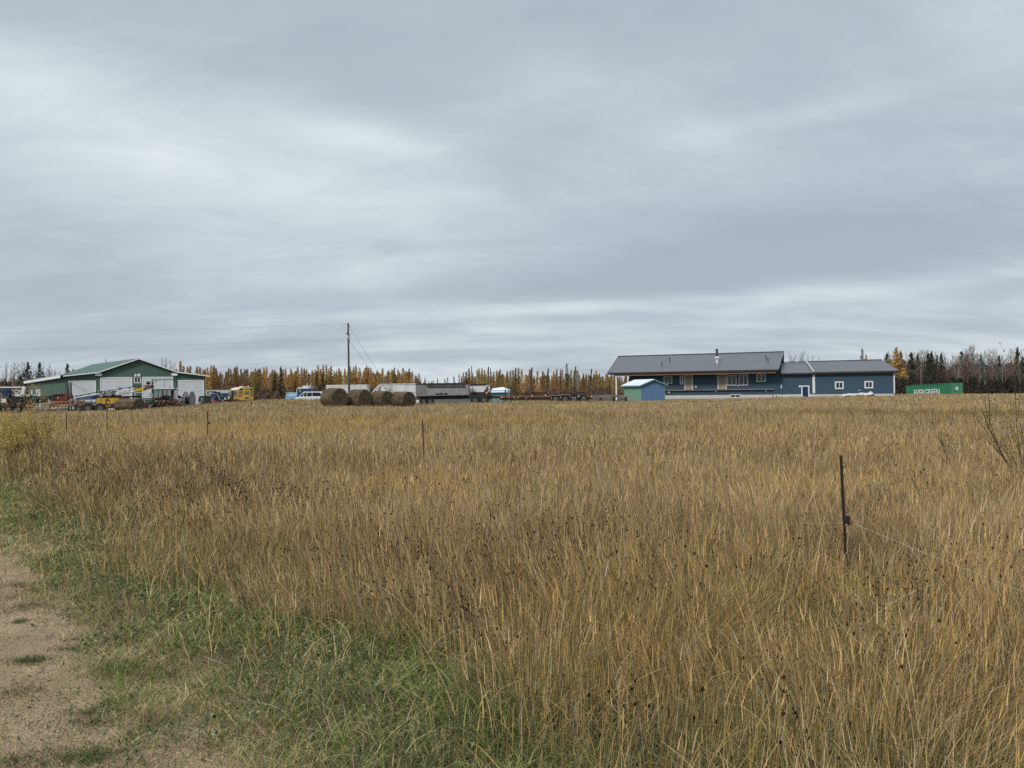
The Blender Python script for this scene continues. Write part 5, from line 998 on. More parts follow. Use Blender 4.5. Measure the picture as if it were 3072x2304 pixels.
part('rail', GALV, t, lambda m: m.beam((s.x(439), .3, s.z(1195)), (s.x(444.5), .3, s.z(1179.5)), .05, .05).beam((s.x(453), .3, s.z(1195)), (s.x(446), .3, s.z(1179.5)), .05, .05).beam((s.x(439), .8, s.z(1195)), (s.x(444.5), .7, s.z(1179.5)), .05, .05).beam((s.x(453), .8, s.z(1195)), (s.x(446), .7, s.z(1179.5)), .05, .05)); part('tread', GALV, t, lambda m: [m.box(s.x(446 + k * 1.6), s.x(449 + k * 1.6), .3, .75, s.z(1182 + k * 4), s.z(1181.2 + k * 4)) for k in range(3)] and m.box(s.x(450), s.x(455), .3, .34, s.z(1188), s.z(1184)))
s = Spot('portal_frame', 493, 84, 'tall black steel portal frame standing in front of the workshop doors', 'steel frame'); t = s.t
part('post', BLK, t, lambda m: m.box(s.x(455), s.x(457.5), 0, .12, 0, s.z(1140))); part('post', BLK, t, lambda m: m.box(s.x(529.5), s.x(532), 0, .12, 0, s.z(1139)))
part('crossbar', BLK, t, lambda m: m.box(s.x(455), s.x(531), .01, .11, s.z(1140), s.z(1138))); part('brace', BLK, t, lambda m: m.beam((s.x(457), .06, s.z(1152)), (s.x(471), .06, s.z(1140)), .05, .05).beam((s.x(530), .06, s.z(1149)), (s.x(518), .06, s.z(1140)), .05, .05)); part('chain', BLK, t, lambda m: m.tube((s.x(493), .06, s.z(1140)), (s.x(493), .06, s.z(1168)), .018, None, 5))
# cable reels
def reel(px, label, face):
    s = Spot('cable_reel', px, 70.5, label, 'cable reel', None, R(3)); t = s.t
    for k, x_ in enumerate((-.29, .29)):
        part('flange', face if k == 0 else GREYM, t, lambda m: m.disc((x_, 0, .80), .78, .04, 'x', 28))
        part('flange_rim', BLK, t, lambda m: m.path([(x_, .79 * math.cos(a), .80 + .79 * math.sin(a)) for a in np.linspace(0, 6.2832, 29)], .035, 6))
    part('drum', DRUST, t, lambda m: m.disc((0, 0, .80), .33, .52, 'x', 18))
reel(567, 'metal cable reel with two pale flanges standing before the last overhead door', mat('pale reel face', (.50, .52, .52), .5))
s = Spot('pump_unit', 542, 71, 'small grey and black pump unit between the red tractor and the cable reel', 'pump'); t = s.t
part('casing', GREYM, t, lambda m: m.disc((s.x(540), .3, s.z(1203)), .22, .3, 'x').box(s.x(530), s.x(548), .1, .6, .5, s.z(1206)), bevel=.02); part('guard', BLK, t, lambda m: m.path([(s.x(544 + 4 * math.cos(a)), 0, s.z(1200 - 8 * math.sin(a))) for a in np.linspace(-1.4, 1.6, 9)], .05, 6)); part('pipe', GALV, t, lambda m: m.path([(s.x(528), .1, s.z(1198)), (s.x(540), .1, s.z(1197)), (s.x(545), .1, s.z(1206))], .05, 6))
s = Spot('engine_block', 604, 74, 'dark green boxy machine with pale pipes at the corner of the workshop', 'machine'); t = s.t
part('casing', DGRN, t, lambda m: m.prism([(s.x(594), .5), (s.x(616), .5), (s.x(616), s.z(1187)), (s.x(597), s.z(1188)), (s.x(594), s.z(1200))], 0, 1.3), bevel=.03); part('grille', GALV, t, lambda m: m.path([(s.x(604), -.03, s.z(1204)), (s.x(604), -.03, s.z(1197)), (s.x(608), -.03, s.z(1195)), (s.x(609), -.03, s.z(1204))], .03, 5)); part('tray', LAMP, t, lambda m: m.box(s.x(593), s.x(607), -.3, .0, s.z(1208), s.z(1206.5)).path([(s.x(583), -.2, s.z(1214)), (s.x(588), -.2, s.z(1208)), (s.x(594), -.2, s.z(1207)), (s.x(600), -.2, s.z(1213))], .04, 5))
s = Spot('blue_baler', 648, 84, 'blue farm machine with two boxy hoppers in front of the white camper', 'farm machine'); t = s.t
part('body', BLUEP, t, lambda m: m.prism([(s.x(627), .5), (s.x(648), .5), (s.x(648), s.z(1180)), (s.x(631), s.z(1180.5)), (s.x(629), s.z(1192))], 0, 1.4), bevel=.03); part('hopper', BLUEP, t, lambda m: m.box(s.x(658), s.x(671), .1, 1.3, s.z(1193), s.z(1179)).box(s.x(648), s.x(658), .3, 1.1, s.z(1198), s.z(1188)), bevel=.03)
part('hopper_cap', BLK, t, lambda m: m.prism([(s.x(636), s.z(1179.8)), (s.x(648), s.z(1179.8)), (s.x(650), s.z(1176)), (s.x(638), s.z(1176))], .2, 1.2)); part('arm', YEL, t, lambda m: m.beam((s.x(652), -.1, s.z(1183)), (s.x(661), -.1, s.z(1199)), .06, .07)); part('side_box', ORP, t, lambda m: m.box(s.x(632), s.x(645), -.35, -.02, s.z(1208), s.z(1195))); wheels(t, [(s.x(634), .0), (s.x(655), .0)], .45, .25)
s = Spot('rusty_implement', 683, 86, 'rusty purple brown implement with a spoked wheel beside the school bus', 'implement'); t = s.t
w_ = part('wheel', DRUST, t, lambda m: m.path([(s.x(681) + .42 * math.cos(a), 0, s.z(1195) + .42 * math.sin(a)) for a in np.linspace(0, 6.2832, 21)], .07, 6)); part('spokes', DRUST, w_, lambda m: [m.tube((s.x(681), 0, s.z(1195)), (s.x(681) + .42 * math.cos(a), 0, s.z(1195) + .42 * math.sin(a)), .025, None, 4) for a in np.linspace(0, 5.5, 8)])
rs4 = random.Random(2); part('frame', RUSTM, t, lambda m: [m.beam((s.x(rs4.uniform(655, 705)), rs4.uniform(0, 1), s.z(rs4.uniform(1200, 1208))), (s.x(rs4.uniform(655, 712)), rs4.uniform(0, 1), s.z(rs4.uniform(1196, 1206))), .08, .09) for _ in range(16)])
# white camper body
s = Spot('camper_trailer', 654, 118, 'long white camper trailer behind the blue farm machine', 'trailer'); t = s.t
part('body', WPAINT, t, lambda m: m.box(s.x(617), s.x(691), 0, 2.4, .6, s.z(1172.5)), bevel=.05); part('roof', WPAINT, t, lambda m: m.box(s.x(616), s.x(692), -.05, 2.45, s.z(1172), s.z(1170))); part('window', TINT, t, lambda m: m.box(s.x(620), s.x(628), -.03, -.003, s.z(1184), s.z(1174))); part('awning', REDP, t, lambda m: m.box(s.x(630), s.x(648), -.10, -.003, s.z(1176), s.z(1173.5))); part('vent', BLK, t, lambda m: m.disc((s.x(687), -.03, s.z(1177)), .10, .05).disc((s.x(687), -.03, s.z(1182)), .10, .05)); wheels(t, [(s.x(650), .1), (s.x(660), .1)], .4, .25)
# school bus, rear and left flank towards us
BY = mat('school bus yellow', (.52, .32, .06), .5, .08, 2, dirt=((.35, .20, .06), 1.5, .68)); BG = mat('bus window glass', (.10, .12, .10), .1, .3, 2, spec=.6)
pb = at(715, 112); bus = thing('school_bus', pb, R(0), 'yellow school bus parked with its rear to the field beyond the workshop', 'bus')
bx_ = (ray(760, 1170).x * 112 / ray(760, 1170).y) - pb.x; bl_ = 10.5; cx_ = (ray(690, 1170).x * (112 + bl_) / ray(690, 1170).y) - pb.x; bk = cx_ / bl_
zt_, zs_, zb2 = zat(730, 1160.5, 112) - pb.z, zat(730, 1169, 112) - pb.z, zat(730, 1201, 112) - pb.z
def bprof(in_=0, top=0): W_2 = bx_; return [(in_, zb2), (W_2 - in_, zb2), (W_2 - in_, zs_), (W_2 * .90, zs_ + (zt_ - zs_) * .62), (W_2 * .68, zt_ - top), (W_2 * .32, zt_ - top), (W_2 * .10, zs_ + (zt_ - zs_) * .62), (in_, zs_)]
pr_ = bprof(); m_ = MB(); m_.add([(x + bk * y, y, z) for y in (0, bl_) for x, z in pr_], [tuple(range(8)), tuple(range(8, 16))[::-1]] + [(i, 8 + i, 8 + (i + 1) % 8, (i + 1) % 8) for i in (0, 1, 7)]); m_.build('body', BY, bus)
m_ = MB(); m_.add([(x + bk * y, y, z) for y in (-.04, bl_) for x, z in pr_[2:]] + [(x + bk * y, y, z - .05) for y in (-.04, bl_) for x, z in pr_[2:]], [(i, 6 + i, 7 + i, i + 1) for i in range(5)] + [(12 + i, 13 + i, 19 + i, 18 + i) for i in range(5)] + [(i, i + 1, 13 + i, 12 + i) for i in range(5)]); m_.build('roof', mat('cream bus roof', (.72, .68, .60), .5, .05), bus)
Wb = bx_; zz = lambda py: zat(738, py, 112) - pb.z
for a, b, c_, d_ in ((.06, .30, 1181, 1173.5), (.42, .72, 1183, 1173.5), (.80, .96, 1183, 1173)): part('rear_window', BG, bus, lambda m: m.box(a * Wb, b * Wb, -.03, -.003, zz(c_), zz(d_)))
em_ = part('emergency_door', BY, bus, lambda m: m.box(.40 * Wb, .74 * Wb, -.045, -.031, zz(1199), zz(1183.5))); part('door_window', BG, em_, lambda m: m.box(.44 * Wb, .70 * Wb, -.06, -.046, zz(1197), zz(1191)))
for a, b in ((.05, .28), (.78, .96)): part('warning_board', mat('black bus board', (.02, .02, .02), .5), bus, lambda m: m.prism([(a * Wb, zz(1170.5)), (b * Wb, zz(1170.5)), (b * Wb, zz(1164.5 if a < .5 else 1167)), (a * Wb, zz(1168 if a < .5 else 1164.5))], -.03, -.003))
part('sign_strip', mat('black bus board', (.02, .02, .02), .5), bus, lambda m: [m.box((.46 + .05 * i) * Wb, (.485 + .05 * i) * Wb, -.03, -.003, zz(1169), zz(1166.5)) for i in range(5)])
for a in (.08, .17, .84, .92): part('tail_lamp', mat('red lens', (.35, .03, .02), .3), bus, lambda m: m.disc((a * Wb, -.03, zz(1188)), .09, .04))
part('rub_rail', BLK, bus, lambda m: m.box(.02 * Wb, .36 * Wb, -.03, -.003, zz(1184.5), zz(1184)).box(.78 * Wb, .98 * Wb, -.03, -.003, zz(1184.5), zz(1184)))
m_ = MB()
for i in range(9):
    y0 = .5 + i * 1.08; y1 = y0 + .88; z0, z1 = zs_ - .85, zs_ - .12; m_.add([(bk * y0 - .02, y0, z0), (bk * y1 - .02, y1, z0), (bk * y1 - .02, y1, z1), (bk * y0 - .02, y0, z1)], [(0, 1, 2, 3)])
m_.build('side_windows', BG, bus); m_ = MB()
for z_ in (.62, .95, 1.25): m_.beam((-.02, .05, z_ + zb2 - .4), (bk * bl_ - .02, bl_, z_ + zb2 - .4), .02, .04)
m_.build('side_rail', BLK, bus)
part('bumper', BLK, bus, lambda m: m.box(.0, Wb, -.15, -.04, zz(1206), zz(1202.5))); part('roof_hatch', WPAINT, bus, lambda m: m.box(.3 * Wb + bk * 3, .55 * Wb + bk * 3, 2.6, 3.4, zt_, zt_ + .12)); part('strobe', LAMP, bus, lambda m: m.tube((.6 * Wb, .4, zt_), (.6 * Wb, .4, zt_ + .16), .07))
wheels(bus, [(.25, .9), (Wb - .2, .9), (bk * 8.5 + .2, 8.6), (bk * 8.5 + Wb - .2, 8.6)], .5, .28)
# blue and white truck tractor
LB = mat('light blue truck paint', (.22, .42, .55), .35, .08, 2); s = Spot('truck_tractor', 910, 112, 'pale blue and white truck tractor with twin exhaust stacks behind the white wagon', 'truck'); t = s.t
part('hood', LB, t, lambda m: m.prism([(s.x(855), .8), (s.x(893), .8), (s.x(893), s.z(1178.5)), (s.x(868), s.z(1179)), (s.x(856), s.z(1181.5))], .2, 2.0), bevel=.05); part('hood_stripe', mat('white truck paint', (.75, .77, .78), .35), t, lambda m: m.box(s.x(862), s.x(892), .17, .198, s.z(1186), s.z(1184)).box(s.x(856), s.x(893), .3, 1.9, s.z(1178.4), s.z(1177.4))); part('fender', LB, t, lambda m: m.prism([(s.x(862), .7), (s.x(866), s.z(1187)), (s.x(890), s.z(1187)), (s.x(894), .7)], .0, .4), bevel=.04)
cb2 = part('cab', mat('navy truck cab', (.03, .05, .12), .4), t, lambda m: m.prism([(s.x(891), .9), (s.x(932), .9), (s.x(931), s.z(1164)), (s.x(895), s.z(1164)), (s.x(891), s.z(1177))], .1, 2.3), bevel=.04); part('roof', mat('white truck paint', (.75, .77, .78), .35), cb2, lambda m: m.prism([(s.x(890), s.z(1165.5)), (s.x(928), s.z(1166)), (s.x(926), s.z(1161.5)), (s.x(908), s.z(1161)), (s.x(893), s.z(1162.5))], .05, 2.35)); part('air_deflector', mat('white truck paint', (.75, .77, .78), .35), cb2, lambda m: m.prism([(s.x(906), s.z(1161)), (s.x(921), s.z(1161)), (s.x(921), s.z(1156.5)), (s.x(906), s.z(1158))], .4, 2.0))
part('side_window', TINT, cb2, lambda m: m.box(s.x(893.5), s.x(902), .07, .097, s.z(1177), s.z(1166.5)).box(s.x(892), s.x(896), .07, .09, s.z(1178), s.z(1168))); part('mirror', mat('white truck paint', (.75, .77, .78), .35), cb2, lambda m: m.box(s.x(889.8), s.x(891.2), -.1, .05, s.z(1177), s.z(1167)))
for a in (919, 930): part('exhaust_stack', GALV, t, lambda m: m.path([(s.x(a), .5, 1.0), (s.x(a), .5, s.z(1155)), (s.x(a + 1.6), .5, s.z(1150.5))], .09, 8))
part('sleeper_frame', GALV, t, lambda m: m.path([(s.x(912), .2, s.z(1165)), (s.x(917), .2, s.z(1158)), (s.x(924), .2, s.z(1163))], .05, 5)); wheels(t, [(s.x(876), .15), (s.x(940), .15)], .5, .3)
# white wagon (car)
WC = mat('white car paint', (.70, .72, .72), .3, .04, 2); s = Spot('parked_car', 932, 100, 'white family car sunk in tall grass between the blue truck and first hay bale', 'car'); t = s.t
part('body', WC, t, lambda m: m.prism([(s.x(884), .55), (s.x(972), .55), (s.x(972), s.z(1192)), (s.x(966), s.z(1189)), (s.x(900), s.z(1189.5)), (s.x(884), s.z(1193))], 0, 1.9), bevel=.05)
part('roof', WC, t, lambda m: m.prism([(s.x(906), s.z(1177)), (s.x(912), s.z(1174.6)), (s.x(955), s.z(1175)), (s.x(962), s.z(1177.5)), (s.x(960), s.z(1178.3)), (s.x(910), s.z(1177.8))], .12, 1.78), bevel=.02)
part('pillar', WC, t, lambda m: [m.beam((s.x(a), .08, s.z(1189.5)), (s.x(b), .16, s.z(1177)), .05, w_) for a, b, w_ in ((896, 908, .09), (908, 912, .09), (919, 922, .09), (936, 935.5, .13), (967, 961, .14))] + [m.beam((s.x(a), 1.82, s.z(1189.5)), (s.x(b), 1.74, s.z(1177)), .05, w_) for a, b, w_ in ((896, 908, .09), (936, 935.5, .13), (967, 961, .14))])
part('glasshouse', GLASS, t, lambda m: m.prism([(s.x(898), s.z(1189.6)), (s.x(965), s.z(1189.1)), (s.x(960), s.z(1178.3)), (s.x(910), s.z(1177.8))], .14, 1.76)); wheels(t, [(s.x(900), .1), (s.x(955), .1)], .38, .22)
# white box trailer
s = Spot('box_trailer', 1040, 106, 'plain white box trailer standing behind the utility pole and first hay bales', 'trailer'); t = s.t
part('body', WPAINT, t, lambda m: m.box(s.x(979), s.x(1099), 0, 2.5, .9, s.z(1156.5))); part('top_rail', mat('white truck paint', (.75, .77, .78), .35), t, lambda m: m.box(s.x(978), s.x(1101), -.04, 2.54, s.z(1157.5), s.z(1154.5))); part('corner_post', mat('pale corner metal', (.5, .5, .46), .5), t, lambda m: m.box(s.x(1099), s.x(1102), .0, .2, s.z(1182), s.z(1158)).box(s.x(977.5), s.x(979), 0, .2, 1, s.z(1156))); part('panel_seam', GREYM, t, lambda m: [m.box(s.x(a), s.x(a + .6), -.015, -.003, 1.2, s.z(1158)) for a in (1000, 1015, 1032, 1062, 1080)]); wheels(t, [(s.x(1070), .1), (s.x(1088), .1)], .48, .3)
# white hopper
s = Spot('white_hopper', 1190, 96, 'long white hopper box with slanted open end braces behind the bare bush', 'hopper'); t = s.t; HW = mat('white hopper paint', (.74, .75, .74), .5, .05, 1.5, dirt=((.45, .42, .38), 1.3, .68))
part('body', HW, t, lambda m: m.box(s.x(1141), s.x(1246.5), .1, 2.5, .9, s.z(1152.5))); part('top_rail', HW, t, lambda m: m.box(s.x(1140), s.x(1247), .02, 2.58, s.z(1153.5), s.z(1151)))
part('brace', HW, t, lambda m: m.beam((s.x(1113), .1, s.z(1179.5)), (s.x(1139), .1, s.z(1153.5)), .1, .13)); part('brace', HW, t, lambda m: m.beam((s.x(1127), .1, s.z(1172)), (s.x(1142), .1, s.z(1154)), .1, .09)); part('brace', HW, t, lambda m: m.beam((s.x(1123), .1, s.z(1174)), (s.x(1141), .1, s.z(1166)), .1, .09)); part('frame', BLK, t, lambda m: m.box(s.x(1104), s.x(1247), .3, 2.2, s.z(1188), s.z(1184))); part('seam', GREYM, t, lambda m: m.box(s.x(1218), s.x(1246), .07, .098, s.z(1178), s.z(1177.2)).box(s.x(1141.5), s.x(1142.5), .07, .098, 1.2, s.z(1154))); wheels(t, [(s.x(1200), .2), (s.x(1225), .2)], .48, .3)
s = Spot('green_hood', 1108, 92, 'dark vehicle hood with pale blue rim, between second and third hay bales', 'vehicle'); t = s.t
part('body', NAVY, t, lambda m: m.prism([(s.x(1100), .5), (s.x(1122), .5), (s.x(1120), s.z(1178.5)), (s.x(1102), s.z(1178.5))], 0, 1.5), bevel=.04); part('rim_strip', mat('light blue trim', (.22, .33, .42), .5), t, lambda m: m.box(s.x(1102), s.x(1116), -.03, -.003, s.z(1181.5), s.z(1179.5)))
# weathered grey van body on a trailer
GW = mat('weathered grey boards', (.20, .20, .195), .85, .2, 1.2, wave=('X', .6, .01), dirt=((.32, .32, .30), 1.0, .6)); GWD = mat('dark weathered boards', (.075, .07, .065), .9, .3, 1.0, dirt=((.16, .15, .14), 1.2, .55))
s = Spot('van_body', 1325, 90, 'weathered grey van body with a dark sagging roof edge on a flat trailer', 'van body'); t = s.t
part('wall', GW, t, lambda m: m.box(s.x(1247), s.x(1406), .0, 2.4, s.z(1185), s.z(1152.5))); part('roof', DRUST, t, lambda m: m.box(s.x(1247), s.x(1264), -.05, 2.45, s.z(1152.4), s.z(1150.2)).box(s.x(1266), s.x(1406), -.06, 2.46, s.z(1153), s.z(1149.2)))
part('upper_panel', GWD, t, lambda m: m.box(s.x(1281), s.x(1396), -.03, -.003, s.z(1162.5), s.z(1153.5))); part('side_panel', mat('paler grey boards', (.27, .27, .26), .85, .15, 1.2, wave=('X', .45, .012)), t, lambda m: m.box(s.x(1281), s.x(1396), -.035, -.003, s.z(1184), s.z(1163)).box(s.x(1398), s.x(1404), -.03, -.003, s.z(1183), s.z(1156))); part('panel_lip', BLK, t, lambda m: m.box(s.x(1284), s.x(1396), -.07, -.036, s.z(1163.6), s.z(1162.2)))
rs5 = random.Random(4); part('leaf_litter', mat('black moss', (.015, .018, .012), .9), t, lambda m: [m.disc((s.x(rs5.uniform(1306, 1341)), -.08, s.z(rs5.uniform(1180.5, 1184))), rs5.uniform(.04, .11), .06, 'y', 7) for _ in range(22)])
part('deck', GREYM, t, lambda m: m.beam((s.x(1235), .9, s.z(1187)), (s.x(1408), .9, s.z(1184.5)), 2.4, .09)); part('chassis', BLK, t, lambda m: m.box(s.x(1250), s.x(1405), .1, 1.9, s.z(1198), s.z(1187.3))); part('box', REDP, t, lambda m: m.box(s.x(1250), s.x(1261), -.03, .09, s.z(1200), s.z(1189))); part('bucket', LAMP, t, lambda m: m.tube((s.x(1254.5), -.3, s.z(1207)), (s.x(1254.5), -.3, s.z(1199)), .20, .22, 12)); wheels(t, [(s.x(1270), .1), (s.x(1290), .1)], .45, .3)
for px_, py_, r_ in ((1261.5, 1131, .035), (1298, 1141, .05)): part('roof_pipe', BLK, t, lambda m: m.tube((s.x(px_), .6, s.z(1152)), (s.x(px_), .6, s.z(py_)), r_))
# white tilted tipper tub
s = Spot('tipper_body', 1437, 93, 'white tub of a tipper with tapered sides behind the log trailer stakes', 'tipper'); t = s.t
part('tub', HW, t, lambda m: m.prism([(s.x(1420), s.z(1176)), (s.x(1450), s.z(1176)), (s.x(1463), s.z(1155)), (s.x(1404), s.z(1155)), (s.x(1414), s.z(1170))], .2, 2.4)); part('rim', DRUST, t, lambda m: m.box(s.x(1403), s.x(1459), .1, 2.5, s.z(1155.4), s.z(1151.5))); part('fender', HW, t, lambda m: m.beam((s.x(1408), .1, s.z(1165)), (s.x(1418), .1, s.z(1178)), .12, .16).beam((s.x(1462), .1, s.z(1155)), (s.x(1470), .1, s.z(1170)), .12, .22).beam((s.x(1458), .1, s.z(1180)), (s.x(1470), .1, s.z(1168)), .12, .2)); part('base', DRUST, t, lambda m: m.box(s.x(1410), s.x(1470), .1, 2.0, .7, s.z(1177))); wheels(t, [(s.x(1425), .1), (s.x(1450), .1)], .48, .3)
# pale hip roofed hut
s = Spot('small_hut', 1500, 101, 'small hut with a low white roof and blue green walls beyond the log trailer', 'hut'); t = s.t
part('wall', mat('faded turquoise', (.16, .34, .38), .7, .1, 2), t, lambda m: m.box(s.x(1475), s.x(1529), .3, 3, 0, s.z(1171))); 
xa, xb, xm, xr, zE, zR_ = s.x(1470), s.x(1532), s.x(1509), s.x(1478), s.z(1171.5), s.z(1161)
part('roof', mat('white shed roofing', (.72, .76, .82), .5, .03, 2), t, lambda m: m.slab([(xa, 0, zE - .2), (s.x(1522), 0, zE - .18), (xm, 1.8, zR_), (xr, 1.8, zR_ - .15)], .07).slab([(s.x(1522) + .005, 0, zE - .18), (xb, 3.3, zE + .05), (xm + .005, 1.8, zR_)], .07)); part('fascia', TE, t, lambda m: m.box(xa + .1, s.x(1522), .02, .08, zE - .34, zE - .27))
# log trailer with tall stakes
s = Spot('log_trailer', 1600, 83, 'long rusty log trailer with tall dark stakes standing along its frame', 'log trailer'); t = s.t
part('main_beam', DRUST, t, lambda m: m.beam((s.x(1405), .6, s.z(1185)), (s.x(1500), .6, s.z(1191)), .5, .30).beam((s.x(1500), .6, s.z(1191)), (s.x(1775), .6, s.z(1193)), .5, .32)); part('side_beam', RUSTM, t, lambda m: m.beam((s.x(1495), .0, s.z(1188.5)), (s.x(1775), .0, s.z(1190.5)), .12, .26))
part('underframe', DRUST, t, lambda m: m.beam((s.x(1500), .3, s.z(1197)), (s.x(1775), .3, s.z(1199)), .5, .14)); part('headboard', BLK, t, lambda m: m.box(s.x(1408), s.x(1475), .2, 1.9, s.z(1196), s.z(1186)))
STK = [(1415.5, 1097, 1416.5, .055, .0), (1466.5, 1098, 1463, .075, .0), (1470.5, 1102, 1471.5, .055, 1.9), (1549, 1103, 1545, .085, .0), (1597, 1102, 1591.5, .095, .0), (1646, 1106, 1640, .085, .0), (1686, 1106, 1683, .055, 1.9), (1728, 1101, 1722, .085, .0), (1735.5, 1112, 1731, .055, 1.9), (1775.5, 1109, 1768, .085, .0)]
for px_, py_, pb_, r_, y_ in STK: part('stake', BLK if r_ < .06 else DRUST, t, lambda m: m.beam((s.x(pb_), y_, s.z(1188)), (s.x(px_ * .55 + pb_ * .45), y_, s.z(py_ + 38)), r_ * 1.3, r_ * 1.5).beam((s.x(px_ * .55 + pb_ * .45), y_, s.z(py_ + 38)), (s.x(px_), y_, s.z(py_)), r_ * 1.5, r_ * 2.0))
for a, b, c_, d_ in ((1553, 1181, 1590, 1183), (1597, 1178, 1640, 1180.5), (1645, 1187, 1730, 1184.5), (1690, 1180, 1725, 1183), (1735, 1179, 1760, 1182)): part('bunk', DRUST, t, lambda m: m.beam((s.x(a), .5, s.z(b)), (s.x(c_), .5, s.z(d_)), .5, .16))
part('old_board', mat('bleached board', (.42, .33, .24), .85), t, lambda m: m.beam((s.x(1650), -.1, s.z(1187)), (s.x(1710), -.1, s.z(1185.5)), .2, .05)); part('bolster', DRUST, t, lambda m: m.beam((s.x(1412), -.1, s.z(1180)), (s.x(1420), -.1, s.z(1172)), .1, .12)); part('bolster', DRUST, t, lambda m: m.beam((s.x(1452), -.1, s.z(1180)), (s.x(1462), -.1, s.z(1170)), .1, .12)); part('bolster', DRUST, t, lambda m: m.beam((s.x(1515), .1, s.z(1190)), (s.x(1516), .1, s.z(1168)), .14, .14)); part('landing_leg', DRUST, t, lambda m: m.beam((s.x(1512), .2, .2), (s.x(1513), .2, s.z(1194)), .12, .14).beam((s.x(1534), .2, .2), (s.x(1533), .2, s.z(1194)), .12, .16).beam((s.x(1516), .2, .4), (s.x(1530), .2, s.z(1196)), .06, .06))
for a, b in ((1506, 1191), (1526, 1192.5), (1543, 1193), (1554, 1193.5), (1579, 1194), (1596, 1188), (1637, 1186.5), (1654, 1195), (1664, 1195), (1681, 1194.5), (1717, 1194), (1726, 1194.5), (1735, 1191), (1751, 1194), (1774, 1191)): part('marker_lamp', LAMP, t, lambda m: m.disc((s.x(a), -.09, s.z(b)), .045 if b > 1192 else .065, .05, 'y', 8))
wheels(t, [(s.x(a), y_) for a in (1668, 1695, 1722, 1750) for y_ in (.05, 1.75)] + [(s.x(1425), .1), (s.x(1452), .1)], .50, .3)
# planks on the ground by the house
s = Spot('plank_stack', 1835, 86, 'low stack of weathered planks beside the blue and green shed', 'planks'); t = s.t
for a, b, c_, d_, y_ in ((1792, 1189, 1860, 1186, 0), (1800, 1186, 1858, 1185.5, .5), (1793, 1190.5, 1880, 1191, -.2), (1830, 1188, 1900, 1190.5, .3)): part('plank', WOODP, t, lambda m: m.beam((s.x(a), y_, s.z(b)), (s.x(c_), y_, s.z(d_)), .35, .07))
part('bearer', DRUST, t, lambda m: [m.box(s.x(a), s.x(a + 4), -.4, .8, 0, s.z(1191.8)) for a in (1800, 1840, 1876)])
# tarpaulin covered heap and bits along the garage
s = Spot('tarp_heap', 2575, 93, 'dirty white tarpaulin heaped over low goods along the garage wall', 'tarp heap'); t = s.t; g_ = np.random.default_rng(6)
nx2, ny2 = 40, 10; XXs = np.linspace(s.x(2520), s.x(2628), nx2); V, Fc = [], []
for j in range(ny2):
    for i in range(nx2):
        u_ = i / (nx2 - 1); v_ = j / (ny2 - 1); prof_ = np.interp(u_, [0, .06, .2, .5, .55, .75, .85, 1], [0, .75, .8, .85, .95, .85, 1.15, .0]) * math.sin(math.pi * min(1, v_ * .9 + .12)) ** .5
        V.append((XXs[i], v_ * 1.2 - .6, max(-.1, (s.z(1173, 2575)) * prof_ * .82 + g_.normal(0, .03))))
Fc = [(j * nx2 + i, j * nx2 + i + 1, (j + 1) * nx2 + i + 1, (j + 1) * nx2 + i) for j in range(ny2 - 1) for i in range(nx2 - 1)]
m_ = MB(); m_.add(V, Fc); m_.build('tarpaulin', TARP, t); part('blue_strap', NAVY, t, lambda m: m.beam((s.x(2570), -.3, s.z(1175)), (s.x(2578), -.3, s.z(1169)), .05, .06).beam((s.x(2572), -.3, s.z(1170)), (s.x(2577), -.3, s.z(1176)), .05, .06)); part('white_rod', LAMP, t, lambda m: m.beam((s.x(2571), -.32, s.z(1173)), (s.x(2578), -.32, s.z(1169)), .04, .05))
s = Spot('iron_stake', 2317, 96, 'thin dark iron stake standing against the white foundation', 'stake'); part('rod', DRUST, s.t, lambda m: m.beam((s.x(2317), 0, -.05), (s.x(2320), 0, s.z(1180)), .05, .06))
s = Spot('short_stump', 2328, 95, 'short dark stump before the white foundation', 'stump'); part('wood', BLK, s.t, lambda m: m.tube((0, 0, -.05), (.02, 0, s.z(1185.5)), .07, .05, 8))

# utility pole and its lines ------------------------------------------
POLE = mat('grey weathered pole', (.10, .105, .10), .85, .2, 3)
s = Spot('utility_pole', 1047.5, 80, 'tall wooden utility pole with a small transformer rising behind the hay bales', 'utility pole'); t = s.t; zt2 = s.z(971)
part('pole', POLE, t, lambda m: m.tube((0, 0, -.3), (s.x(1046.5), 0, zt2), .13, .085, 12)); part('pole_cap', BLK, t, lambda m: m.tube((s.x(1046.5), 0, zt2), (s.x(1046.5), 0, zt2 + .05), .10, .10, 10))
tf = part('transformer', mat('pale transformer can', (.42, .43, .40), .5, .1), t, lambda m: m.tube((s.x(1049), -.27, s.z(1016)), (s.x(1049), -.27, s.z(1006)), .13, .13, 14)); part('bushing', BLK, tf, lambda m: m.tube((s.x(1051.5), -.27, s.z(1006)), (s.x(1051), -.27, s.z(1003)), .05).tube((s.x(1046), -.27, s.z(1006)), (s.x(1045.5), -.27, s.z(996)), .03))
